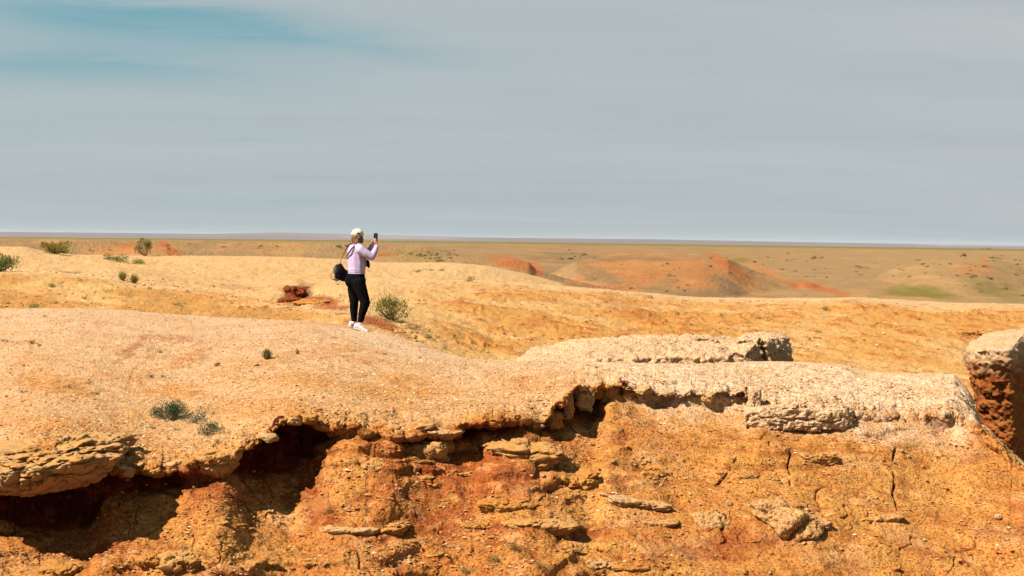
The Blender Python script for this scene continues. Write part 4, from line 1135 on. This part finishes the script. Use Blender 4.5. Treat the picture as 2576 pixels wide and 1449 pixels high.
# on the near plateau
shrub(672, 903, 40, 40, 'single olive grass tussock standing on the gravelly plateau', 'tussock', (.12, .095, .025), 61, n=300, spread=.6, curl=.25, dry=.3, name='grass_tussock')
shrub(428, 1058, 74, 42, 'largest and leftmost of the three bushy green shrubs on the plateau', 'broom', (.040, .062, .024), 62, n=2400, lobes=12, w=.85, h=.78, leaf=.045)
shrub(483, 1063, 48, 34, 'middle pale green shrub of the plateau trio', 'broom', (.075, .095, .045), 63, n=900, lobes=8, w=.85, h=.8, leaf=.055)
shrub(521, 1090, 48, 32, 'lowest and rightmost shrub of the plateau trio', 'broom', (.055, .078, .033), 64, n=900, lobes=8, w=.85, h=.8, leaf=.055)
for k, (u, v, w, h, c, lab) in enumerate([
        (447, 1083, 20, 12, GR, 'small green sprig just below the three plateau shrubs'), (82, 864, 20, 10, SG, 'grey tuft high on the left plateau'),
        (12, 861, 16, 9, SG, 'grey tuft at the left edge of the plateau'), (99, 870, 12, 7, OL, 'tiny tuft below the grey one on the left plateau'),
        (113, 797, 20, 7, OL, 'flat tuft close to the left crest'), (208, 789, 22, 5, DRY, 'dry streak of grass near the crest'),
        (62, 986, 14, 9, SG, 'grey tuft low on the left plateau'), (176, 975, 14, 9, SG, 'grey tuft left of the yellow sand patch'), (246, 993, 12, 8, SG, 'grey tuft right of the yellow sand patch'),
        (223, 966, 12, 6, OL, 'faint olive tuft in the left gravel'), (377, 950, 12, 9, SG, 'tiny tuft, left of a pair in the plateau middle'), (408, 948, 10, 6, OL, 'tiny tuft, right of a pair in the plateau middle'),
        (545, 921, 12, 12, DG, 'dark sprig left of the grass tussock'), (403, 888, 10, 7, DG, 'dark speck of a plant on the reddish gravel'), (748, 892, 8, 14, DRY, 'thin dry stalk right of the grass tussock'),
        (445, 1035 - 22, 20, 10, DRY, 'dry tuft just above the three plateau shrubs'), (386, 1080, 16, 13, DRY, 'dry tuft left below the largest plateau shrub'), (568, 1090, 30, 9, DRY, 'dry reddish mat right of the plateau trio'),
        (146, 1115, 22, 8, SG, 'flat tuft above the left overhanging slab'), (548, 1112, 18, 8, OL, 'yellow green tuft near the plateau lip'), (965, 891, 12, 5, OL, 'tiny flat tuft on the plateau below the woman'),
        (838, 1294, 44, 20, DG, 'dark green spreading shrub on the orange slope'), (1297, 1380, 28, 22, OL, 'green sprig below the bowl shaped ledge'), (1262, 1412, 42, 18, OL, 'sparse weeds at the bottom below the sprig'),
        (1355, 1430, 36, 16, OL, 'weeds at the bottom right of the sparse ones'), (1180, 1438, 34, 14, OL, 'weed at the bottom edge left of centre'), (550, 1385, 22, 9, OL, 'little tuft on the lower left sand'),
        (475, 1375, 40, 9, DRY, 'straggling dry twigs above the rock cluster'), (520, 1395, 36, 9, DRY, 'dry twig mat right above the rock cluster'), (920, 1283, 14, 10, DRY, 'dry tuft right of the dark green slope shrub')]):
    shrub(u, v, w, h, lab, 'broom', c, 70 + k, n=max(120, int(w * 12)), lobes=5 + (w > 25) * 4, w=.85, h=.8, leaf=max(.06, 1.6 / w), name='shrub' if w > 30 else 'grass_tuft')

# small dark clods and plants on the valley wall, each sharing a few meshes
vp = []
for k in range(5):
    (V, F, cl), _s = broom(200 + k, [GR, OL, RD, DRY, DG][k], n=60, w=.85, h=.8, lobes=4, leaf=.18)
    vp.append(mesh_np('valley_plant', V, F, False, cl, M_leafA))
rv = np.random.default_rng(9)
cl_spots = [(1980 + rv.normal(0, 90), 870 + rv.normal(0, 18)) for _ in range(30)] + [(rv.uniform(1050, 2400), rv.uniform(740, 880)) for _ in range(60)] + \
           [(rv.normal(1130, 40), rv.normal(840, 30)) for _ in range(10)] + [(rv.uniform(20, 600), rv.uniform(700, 765)) for _ in range(26)] + [(rv.uniform(700, 870), rv.uniform(740, 775)) for _ in range(10)]
for (u, v) in cl_spots:
    p, nn = ground_at(u, v, 6, True)
    uu_, vv_ = proj(p[None])
    w = rv.uniform(5, 11) * p[1] / FOC
    o = obj('valley_plant', vp[int(rv.integers(5))], label='tiny scrubby plant dotted on the sandy valley slopes', category='shrub', group='tiny plants on the valley slopes')
    o.location = Vector(p); o.scale = (w, w, w * rv.uniform(.45, .8)); o.rotation_euler = (0, 0, rv.uniform(0, 6))
fp = []
for k in range(4):
    (V, F, cl), _s = broom(300 + k, [DG, (.05, .05, .02), DG, OL][k], n=70, w=.9, h=.7, lobes=5, leaf=.2)
    fp.append(mesh_np('canyon_shrub', V, F, False, cl, M_leafA))
cs = [(rv.normal(1085, 45), rv.normal(648, 11)) for _ in range(26)] + [(rv.normal(1460, 30), rv.normal(645, 7)) for _ in range(12)] + [(rv.uniform(1450, 1900), rv.uniform(655, 740)) for _ in range(26)] + \
     [(rv.uniform(1900, 2570), rv.uniform(632, 700)) for _ in range(44)] + [(rv.normal(2480, 50), rv.normal(690, 25)) for _ in range(22)] + [(rv.uniform(20, 900), rv.uniform(606, 630)) for _ in range(22)] + [(2560, 662), (2570, 652), (2000, 650), (1790, 650)]
for (u, v) in cs:
    p, nn = ground_at(u, min(v, 752), 6, True, 120)
    w = rv.choice([6, 8, 11, 16], p=[.4, .3, .2, .1]) * p[1] / FOC
    o = obj('canyon_shrub', fp[int(rv.integers(4))], label='distant dark shrub dotting the brown canyon floor and slopes', category='shrub', group='dark shrubs dotted over the canyon')
    o.location = Vector(p); o.scale = (w, w, w * rv.uniform(.3, .5)); o.rotation_euler = (0, 0, rv.uniform(0, 6))

# ------------------------------------------------------------------ the woman with the phone
PY = 22.7
PP_, _ = ground_at(903, 829, 4)
PS = 0.2313 * PP_[1] / FOC                      # metres per unit of the drawing used below
def pp(x, y, d=0.0): return Vector(((x - 622) * PS, d, (1236 - y) * PS))
person = link(bpy.data.objects.new('person', None), label='woman seen from behind in lilac sweatshirt, black leggings and cream cap holding up a phone', category='person')
person.location = Vector(pix(905, 0, PP_[1])[:1].tolist() + [PP_[1], PP_[2]])
c0 = pix(905, 829, PP_[1]); person.location = Vector((c0[0], PP_[1], PP_[2]))


def blob(name, balls, vox=.009, smooth=3, mat=None, parent=None, noise=0.0, nsc=9.0, post=None):
    """balls: (centre, (rx, ry, rz) or r, yaw) joined into one skin"""
    import bmesh
    bm = bmesh.new()
    for c, r_, *yw in balls:
        rr = (r_, r_, r_) if isinstance(r_, (int, float)) else r_
        mtx = Matrix.Translation(c) @ Matrix.Rotation(yw[0] if yw else 0, 4, 'Z') @ Matrix.Diagonal((*rr, 1))
        if len(yw) > 1: mtx = Matrix.Translation(c) @ yw[1] @ Matrix.Diagonal((*rr, 1))
        bmesh.ops.create_icosphere(bm, subdivisions=2, radius=1.0, matrix=mtx)
    me_ = bpy.data.meshes.new(name + '_raw'); bm.to_mesh(me_); bm.free()
    o_ = bpy.data.objects.new('raw', me_); col.objects.link(o_)
    md = o_.modifiers.new('r', 'REMESH'); md.mode = 'VOXEL'; md.voxel_size = vox
    ms = o_.modifiers.new('s', 'SMOOTH'); ms.factor = .6; ms.iterations = smooth
    dg = bpy.context.evaluated_depsgraph_get()
    ev = o_.evaluated_get(dg)
    me2 = bpy.data.meshes.new_from_object(ev)
    bpy.data.objects.remove(o_); bpy.data.meshes.remove(me_)
    me2.name = name
    n_ = len(me2.vertices)
    co = np.empty(n_ * 3, np.float32); me2.vertices.foreach_get('co', co); co = co.reshape(-1, 3)
    if noise:
        no = np.empty(n_ * 3, np.float32); me2.vertex_normals.foreach_get('vector', no); no = no.reshape(-1, 3)
        w_ = fbm(co * np.array([nsc, nsc, nsc * 1.8]) + 4, 3, .5)
        co = co + no * (noise * (1 - 2 * np.abs(w_)))[:, None]
    if post: co = post(co)
    me2.vertices.foreach_set('co', co.astype(np.float32).ravel())
    me2.polygons.foreach_set('use_smooth', np.ones(len(me2.polygons), bool))
    me2.update()
    if mat: me2.materials.append(mat)
    return obj(name, me2, parent) if name else me2


def chain(pts, dense=.28):
    """pts: [(Vector, r)] -> balls along the bones"""
    b = []
    for (p0, r0_), (p1, r1_) in zip(pts, pts[1:]):
        n = max(2, int((p1 - p0).length / (min(r0_, r1_) * dense)))
        for i in range(n + 1):
            t = i / n
            b.append((p0.lerp(p1, t), r0_ + (r1_ - r0_) * t))
    return b


YAW = R(-45)      # her right points right and towards the camera
M_skin = plain_mat('skin', (.38, .17, .105), .55, .4, .06)
M_lilac = plain_mat('lilac_knit', (.33, .25, .355), .9, .1, .05, 12, bump=.003, bs=45)
M_cuff = plain_mat('cuff_knit', (.27, .23, .38), .9, .1, .05)
M_black = plain_mat('black_legging', (.0035, .003, .0035), .9, .03, .1)
M_cap = plain_mat('cream_cap', (.46, .41, .28), .85, .2, .05)
M_hair = plain_mat('hair', (.15, .06, .018), .6, .4, .45, 40)
M_hair2 = plain_mat('dark_hair', (.045, .018, .010), .6, .4, .3, 40)
M_shoe = plain_mat('white_sneaker', (.34, .315, .29), .7, .2, .08)
M_sole = plain_mat('sole', (.38, .36, .34), .6, .3, .03)
M_sock = plain_mat('grey_sock', (.45, .41, .42), .9, .1, .05)
M_bag = plain_mat('black_bag', (.004, .004, .004), .8, .06, .2)
M_bagp = plain_mat('grey_bag_panel', (.045, .052, .048), .6, .3, .1)
M_strap = plain_mat('dark_strap', (.030, .010, .014), .8, .2, .1)
M_phone = plain_mat('phone_black', (.008, .008, .010), .25, .5, .02)
M_glass = plain_mat('phone_screen', (.012, .012, .016), .08, .6, .02)

LH = Vector(pp(562, 700, .085)); RHp = Vector(pp(610, 705, -.085))
# leg joints
Lk, La = pp(553, 935, .075), pp(553, 1135, .09)
Rk, Ra = pp(684, 935, -.085), pp(639, 1135, -.095)
legL = [(pp(550, 720, .085), .108), (pp(548, 800, .09), .104), (pp(551, 880, .085), .088), (Lk, .073), (pp(550, 1000, .085), .070), (pp(551, 1050, .09), .062), (La, .047)]
legR = [(pp(612, 725, -.08), .112), (pp(636, 800, -.085), .104), (pp(664, 870, -.085), .088), (Rk, .084), (pp(668, 1000, -.09), .073), (pp(652, 1060, -.092), .062), (Ra, .048)]
def sc(ch, k_, add=0.0): return [(p_, r_ * k_ + add) for p_, r_ in ch]
torso = [((578, 715), (.172, .150, .12)), ((578, 655), (.155, .135, .11)), ((582, 590), (.146, .130, .10)), ((582, 520), (.146, .135, .10)), ((572, 450), (.142, .130, .10)), ((566, 385), (.138, .115, .085)), ((566, 345), (.120, .090, .055))]
sh_R, el_R, wr_R = pp(634, 366, -.13), pp(752, 440, -.12), pp(795, 322, .02)
sh_L, el_L, wr_L = pp(598, 348, .15), pp(690, 405, .26), pp(740, 318, .10)
neck = [(pp(572, 340, .01), .062), (pp(590, 290, .02), .052), (pp(592, 262, .025), .056)]
head_c = pp(588, 216, .02)


def hand(w, dirv, thumb, side, k_=1.0):
    """palm plus five bent fingers closing on the phone"""
    b = []
    dv = dirv.normalized(); sv = side.normalized()
    palm = w + dv * .045
    for i in range(5): b.append((w.lerp(palm, i / 4), .022))
    for i in range(4):
        off = sv * (-.024 + .016 * i)
        b.append((palm + off + dv * .012, .014))
        Lf = [.058, .068, .064, .050][i]
        p0 = palm + off + dv * .02
        p1 = p0 + dv * Lf * .5 + thumb * .006
        p2 = p1 + dv * Lf * .3 + thumb * .018
        p3 = p2 + thumb * Lf * .3
        b += chain([(p0, .0085), (p1, .008), (p2, .0075), (p3, .0065)], .6)
    t0 = w + dv * .03 - sv * .022
    t1 = t0 - sv * .02 + dv * .03 + thumb * .012
    t2 = t1 + dv * .03 + thumb * .016
    b += chain([(t0, .011), (t1, .0095), (t2, .008)], .6)
    return b


balls = []
for c_, r_ in torso: balls.append((pp(*c_), tuple(x * .88 for x in r_), YAW))
balls += chain(sc(legL, .9)) + chain(sc(legR, .9)) + chain(neck)
balls += [(head_c, (.074, .092, .105), YAW), (head_c + Vector((.03, .035, -.035)), (.055, .06, .07), YAW)]
fd = Vector((.72, .69, 0)); rd = Vector((.69, -.72, 0))
balls += [(head_c + fd * .098 + Vector((0, 0, -.02)), (.012, .018, .016), YAW), (head_c + fd * .085 + Vector((0, 0, -.065)), (.022, .014, .010), YAW), (head_c + fd * .078 + Vector((0, 0, -.092)), (.028, .026, .022), YAW)]
for sgn in (1, -1):
    balls.append((head_c + rd * (.076 * sgn) + Vector((0, 0, -.02)), (.012, .020, .030), YAW))       # ears
    balls.append((head_c + fd * .078 + rd * (.032 * sgn) + Vector((0, 0, .012)), .014))
balls += chain([(sh_R, .055), (el_R, .044), (wr_R, .026)]) + chain([(sh_L, .055), (el_L, .044), (wr_L, .026)])
PH = pp(781, 236, .075)                    # phone centre
balls += hand(wr_R, pp(790, 262, .05) - wr_R, Vector((-.55, .2, .1)), Vector((.5, .8, .0)))
balls += hand(wr_L, pp(757, 268, .09) - wr_L, Vector((.6, -.2, .1)), Vector((-.5, -.7, .0)))
for A_, toe_ in ((La, pp(585, 1225, .15)), (Ra, pp(715, 1250, -.15))):
    balls += chain([(A_, .038), (A_ + Vector((0, 0, -.05)), .036), (A_.lerp(toe_, .55) + Vector((0, 0, -.012)), .022), (toe_ + Vector((-.01, 0, .004)), .012)])
body = blob('body', balls, .0065, 2, M_skin, person)

# clothes
def levels(ls, k_=5):
    r_ = []
    for (c0_, q0), (c1__, q1_) in zip(ls, ls[1:]):
        for i_ in range(k_):
            t_ = i_ / k_
            r_.append((tuple(a_ + (b_ - a_) * t_ for a_, b_ in zip(c0_, c1__)), tuple(a_ + (b_ - a_) * t_ for a_, b_ in zip(q0, q1_))))
    return r_ + [ls[-1]]


lb = [(pp(*c_), (r_[0] * .985, r_[1] * .99, r_[2]), YAW) for c_, r_ in torso[:2]]
lb += [(pp(530, 700, -.02), (.100, .12, .13), YAW), (pp(600, 700, -.02), (.125, .13, .13), YAW), (pp(590, 770, -.0), (.135, .12, .08), YAW), (pp(585, 625, 0), (.145, .132, .05), YAW)]
lb += chain(legL) + chain(legR)
blob('leggings', lb, .009, 3, M_black, person, .003, 16)
sb = [(pp(*c_), tuple(x * 1.03 for x in r_), YAW) for c_, r_ in levels([((582, 600), (.147, .132, .05))] + torso[3:])]
sb += [(pp(582, 580, 0), (.152, .142, .07), YAW), (pp(582, 608, 0), (.150, .138, .035), YAW), (pp(622, 520, .06), (.12, .11, .09), YAW), (pp(612, 440, .07), (.12, .11, .08), YAW), (pp(530, 335, .06), (.05, .06, .04), YAW)]
sb += chain([(pp(610, 345, -.08), .075), (sh_R, .076), (pp(690, 405, -.13), .070), (el_R, .060), (pp(775, 395, -.06), .052), (pp(792, 345, -.005), .040)])
sb += chain([(pp(560, 335, .1), .07), (sh_L, .068), (el_L, .056), (pp(716, 362, .18), .046), (pp(735, 330, .12), .038)])
def hem(co):
    return co
blob('sweatshirt', sb, .009, 2, M_lilac, person, .0016, 7)
# waist rib, cuffs
blob('hem_band', [(pp(584, 618 + k * 4, 0), (.150, .138, .016), YAW) for k in range(3)], .007, 2, M_lilac, person)
blob('cuff', chain([(pp(790, 352, -.01), .041), (pp(794, 333, .01), .037)]), .006, 1, M_cuff, person)
blob('cuff', chain([(pp(731, 338, .13), .039), (pp(737, 322, .105), .035)]), .006, 1, M_cuff, person)
blob('collar', [(pp(576 + k * 2, 318 - k * 5, .01), (.066 - k * .004, .066 - k * .004, .016)) for k in range(3)], .006, 1, M_lilac, person)
# socks and shoes
for k, (A_, tip) in enumerate(((La, Vector((.095, -.02, -.0))), (Ra, Vector((.175, -.075, -.0)))) if False else ((La, 0), (Ra, 1))):
    blob('sock', chain([(A_ + Vector((0, 0, .02)), .044), (A_ + Vector((0, 0, -.035)), .040)]), .006, 1, M_sock, person)
def shoe(ankle, heel, toe, wid):
    dirv = (toe - heel); Ls = dirv.length; dn = dirv.normalized(); yaw = math.atan2(dn.y, dn.x)
    pitch = Matrix.Rotation(yaw, 4, 'Z') @ Matrix.Rotation(-math.asin(dn.z), 4, 'Y')
    up_ = Vector((0, 0, 1))
    def at_(t): return heel + dirv * t
    b = [(at_(.14) + up_ * .045, (.042, wid * .46, .048), 0, pitch), (at_(.30) + up_ * .050, (.055, wid * .46, .046), 0, pitch), (at_(.48) + up_ * .040, (.055, wid * .48, .036), 0, pitch),
         (at_(.66) + up_ * .030, (.055, wid * .52, .026), 0, pitch), (at_(.84) + up_ * .024, (.045, wid * .48, .020), 0, pitch),
         (at_(.18) + up_ * .075, (.040, wid * .40, .030), 0, pitch)]
    s = blob('sneaker', b, .006, 2, M_shoe, person)
    so_ = [(at_(t) + up_ * .012, (.045, wid * w_, .015), 0, pitch) for t, w_ in ((.12, .46), (.30, .47), (.5, .48), (.7, .54), (.86, .48))]
    blob('sole', so_, .006, 1, M_sole, s)
    # laces
    for t in (.34, .42, .50):
        blob('lace', [(at_(t) + up_ * (.090 - (t - .34) * .16) + Vector((math.sin(yaw), -math.cos(yaw), 0)) * x, (.004, .009, .005), 0, pitch) for x in (-.02, -.01, 0, .01, .02)], .004, 1, M_sock, s)
shoe(La, pp(507, 1212, .10), pp(590, 1232, .16), .092)
shoe(Ra, pp(566, 1222, -.08), pp(736, 1262, -.16), .096)

# hair: a bob below the cap, made of locks over a cap of hair
hb = [(head_c + Vector((-.012, -.012, -.01)), (.088, .098, .098), YAW)]
hair = blob('hair', hb + [(pp(545, 250, .0), (.034, .05, .055), YAW), (pp(565, 262, -.03), (.035, .035, .055), YAW), (pp(610, 258, -.05), (.035, .035, .050), YAW), (pp(632, 250, -.02), (.030, .04, .05), YAW)], .008, 2, M_hair, person)
rl = np.random.default_rng(3)
n_l = 260
az_ = rl.uniform(math.pi * .55, math.pi * 1.95, n_l)
bs_ = np.stack([np.cos(az_) * .083, np.sin(az_) * .088, rl.uniform(-.03, .03, n_l)], 1) + np.array(pp(588, 240, .01))
dr_ = np.stack([np.cos(az_) * .16 + rl.normal(0, .12, n_l), np.sin(az_) * .16 + rl.normal(0, .1, n_l), np.full(n_l, -1.0)], 1)
hc = np.where((bs_[:, 0:1] < pp(600, 0).x), np.array([[.26, .12, .045]]), np.array([[.07, .028, .014]])) * rl.uniform(.6, 1.4, (n_l, 1))
V, F, cl = cards(rl, bs_, dr_, rl.uniform(.05, .10, n_l), rl.uniform(.008, .016, n_l), hc, 2, -.1)
M_lock = plain_mat('hair_locks', (.2, .1, .04), .55, .4, .2, 40, attr=True)
obj('hair_lock', mesh_np('hair_lock', V, F, False, cl, M_lock), hair)
blob('ponytail', [(pp(606, 222, -.078), (.030, .020, .026)), (pp(616, 240, -.085), (.028, .022, .03)), (pp(628, 258, -.075), (.022, .020, .03))], .007, 2, M_hair2, hair)
# cap with its back opening, button and peak
def cap_post(co):
    zlim = float(head_c.z + .012)
    co[:, 2] = np.where(co[:, 2] < zlim, zlim - (zlim - co[:, 2]) * .12, co[:, 2])
    return co
cap = blob('cap', [(head_c + Vector((-.002, .0, .030)), (.096, .108, .092), YAW)], .007, 2, M_cap, person, post=cap_post)
blob('cap_button', [(head_c + Vector((0, 0, .122)), (.010, .010, .006))], .004, 1, M_cap, cap)
fd2 = Vector((.25, .97, 0)); rd2 = Vector((.97, -.25, 0))
blob('cap_peak', [(head_c + fd2 * (.105 + .018 * k) + rd2 * (.012 * j * (5 - k) * .35) + Vector((0, 0, .022 - .005 * k)), (.026, .026, .007)) for k in range(4) for j in (-2, -1, 0, 1, 2)], .006, 2, M_cap, cap)
blob('cap_opening', [(head_c + Vector((.022 + x, -.096 + abs(x) * .25, .022 + .022 * math.cos(x * 40))), (.012, .010, .014)) for x in (-.026, -.013, 0, .013, .026)], .006, 1, M_hair2, cap)


def strap(name, pts, w, th, mat, parent, up=Vector((0, 0, 1)), **props):
    """a flat band along a curve of points"""
    import bmesh
    bm = bmesh.new()
    P_ = [Vector(p_) for p_ in pts]
    fine_ = []
    for i in range(len(P_) - 1):
        a0 = P_[max(i - 1, 0)]; a1 = P_[i]; a2 = P_[i + 1]; a3 = P_[min(i + 2, len(P_) - 1)]
        for k_ in range(6):
            t = k_ / 6
            fine_.append(.5 * ((2 * a1) + (a2 - a0) * t + (2 * a0 - 5 * a1 + 4 * a2 - a3) * t * t + (3 * a1 - a0 - 3 * a2 + a3) * t ** 3))
    fine_.append(P_[-1])
    prev = None
    for i, p_ in enumerate(fine_):
        tg = (fine_[min(i + 1, len(fine_) - 1)] - fine_[max(i - 1, 0)]).normalized()
        out_v = Vector((p_.x - pp(580, 0).x, p_.y, 0)); out_v = out_v - tg * out_v.dot(tg)
        out_v = out_v.normalized() if out_v.length > 1e-4 else Vector((0, -1, 0))
        sd_ = tg.cross(out_v).normalized()
        ring = [bm.verts.new(p_ + sd_ * a_ + out_v * b_) for a_, b_ in ((-w / 2, -th / 2), (w / 2, -th / 2), (w / 2, th / 2), (-w / 2, th / 2))]
        if prev:
            for k_ in range(4): bm.faces.new((prev[k_], prev[(k_ + 1) % 4], ring[(k_ + 1) % 4], ring[k_]))
        prev = ring
    me_ = bpy.data.meshes.new(name); bm.normal_update(); bm.to_mesh(me_); bm.free(); me_.materials.append(mat)
    return obj(name, me_, parent, **props)


# shoulder bag behind her left hip
bag = link(bpy.data.objects.new('shoulder_bag', None), label='black shoulder bag with grey front pocket hanging behind the woman on a long strap', category='bag')
bag.location = person.location
bd = blob('bag_body', [(pp(420, 625, .02), (.075, .07, .135), 0, Matrix.Rotation(R(-12), 4, 'Y')), (pp(400, 600, .0), (.085, .075, .115), 0, Matrix.Rotation(R(-20), 4, 'Y')), (pp(372, 590, .0), (.062, .065, .095)),
                       (pp(440, 660, .02), (.065, .06, .08)), (pp(405, 545, .01), (.030, .05, .05)), (pp(385, 660, .0), (.06, .05, .06)), (pp(470, 640, .02), (.05, .05, .07))], .008, 3, M_bag, bag, .004, 14)
blob('bag_pocket', [(pp(356, 585, -.045), (.040, .030, .064), 0, Matrix.Rotation(R(-14), 4, 'Y')), (pp(352, 610, -.040), (.034, .026, .045))], .007, 2, M_bagp, bag)
blob('bag_pocket', [(pp(352, 690, -.02), (.030, .03, .022)), (pp(372, 700, -.02), (.030, .03, .018))], .007, 2, M_bagp, bag)
strap('bag_loop', [pp(325, 600, -.02), pp(306, 640, -.03), pp(312, 680, -.03), pp(335, 690, -.02), pp(350, 650, -.03)], .012, .006, M_strap, bag)
strap('bag_loop', [pp(362, 690, -.03), pp(362, 730, -.03), pp(378, 746, -.03), pp(398, 738, -.03), pp(405, 700, -.02)], .012, .006, M_strap, bag)
strap('bag_strap', [pp(404, 520, -.0), pp(410, 485, -.0), pp(440, 415, .0), pp(475, 340, .03), pp(505, 305, .05), pp(545, 298, .10), pp(590, 330, .17)], .022, .006, M_strap, bag)
strap('bag_strap', [pp(425, 540, .03), pp(450, 590, .06), pp(500, 600, .14)], .020, .006, M_strap, bag)
# second bag slung across her front
bag2 = link(bpy.data.objects.new('crossbody_pouch', None), label='small black pouch showing at her chest with its strap crossing her back', category='bag')
bag2.location = person.location
blob('pouch_body', [(pp(706, 520, .02), (.028, .05, .055)), (pp(712, 540, .03), (.020, .045, .040)), (pp(700, 492, .02), (.022, .04, .03))], .007, 2, M_bag, bag2)
strap('pouch_strap', [pp(478, 455, -.035), pp(486, 432, -.085), pp(510, 395, -.128), pp(540, 352, -.128), pp(575, 322, -.10), pp(605, 313, -.07), pp(640, 330, -.045), pp(664, 350, .0), pp(668, 375, .06)], .026, .008, M_strap, bag2)
strap('pouch_strap', [pp(668, 440, -.02), pp(684, 460, .0), pp(700, 490, .02)], .020, .006, M_strap, bag2)

# phone
ph = link(bpy.data.objects.new('phone', None), label='dark smartphone held upright in both hands of the woman', category='phone')
ph.location = person.location + PH
ph.rotation_euler = (0, R(2), R(-32))
def slab(name, sx, sy, sz, bev, mat, parent, loc=(0, 0, 0)):
    import bmesh
    bm = bmesh.new(); bmesh.ops.create_cube(bm, size=1, matrix=Matrix.Translation(loc) @ Matrix.Diagonal((sx, sy, sz, 1)))
    vert = [e for e in bm.edges if abs((e.verts[0].co - e.verts[1].co).normalized().y) > .9]
    bmesh.ops.bevel(bm, geom=vert, offset=bev, segments=4, affect='EDGES', profile=.5)
    me_ = bpy.data.meshes.new(name); bm.to_mesh(me_); bm.free(); me_.materials.append(mat)
    return obj(name, me_, parent)
slab('phone_case', .076, .010, .156, .012, M_phone, ph)
slab('screen', .070, .002, .148, .010, M_glass, ph, (0, -.0062, 0))
slab('camera_bump', .026, .003, .030, .006, M_phone, ph, (.018, .0068, .055))

# ------------------------------------------------------------------ the air between here and the skyline
HZ = True
if HZ:
    import bmesh
    bm = bmesh.new()
    bmesh.ops.create_cube(bm, size=1, matrix=Matrix.Translation((0, 5400, -31)) @ Matrix.Diagonal((24000, 11400, 110, 1)))
    me = bpy.data.meshes.new('haze'); bm.to_mesh(me); bm.free()
    m = bpy.data.materials.new('haze'); m.use_nodes = True
    t = m.node_tree; t.nodes.clear()
    o_ = t.nodes.new('ShaderNodeOutputMaterial'); pv = t.nodes.new('ShaderNodeVolumePrincipled')
    pv.inputs['Color'].default_value = (.93, .96, 1.0, 1); pv.inputs['Density'].default_value = 2.2e-5; pv.inputs['Anisotropy'].default_value = 0.1
    t.links.new(pv.outputs[0], o_.inputs['Volume'])
    me.materials.append(m)
    obj('haze', me, kind='stuff')
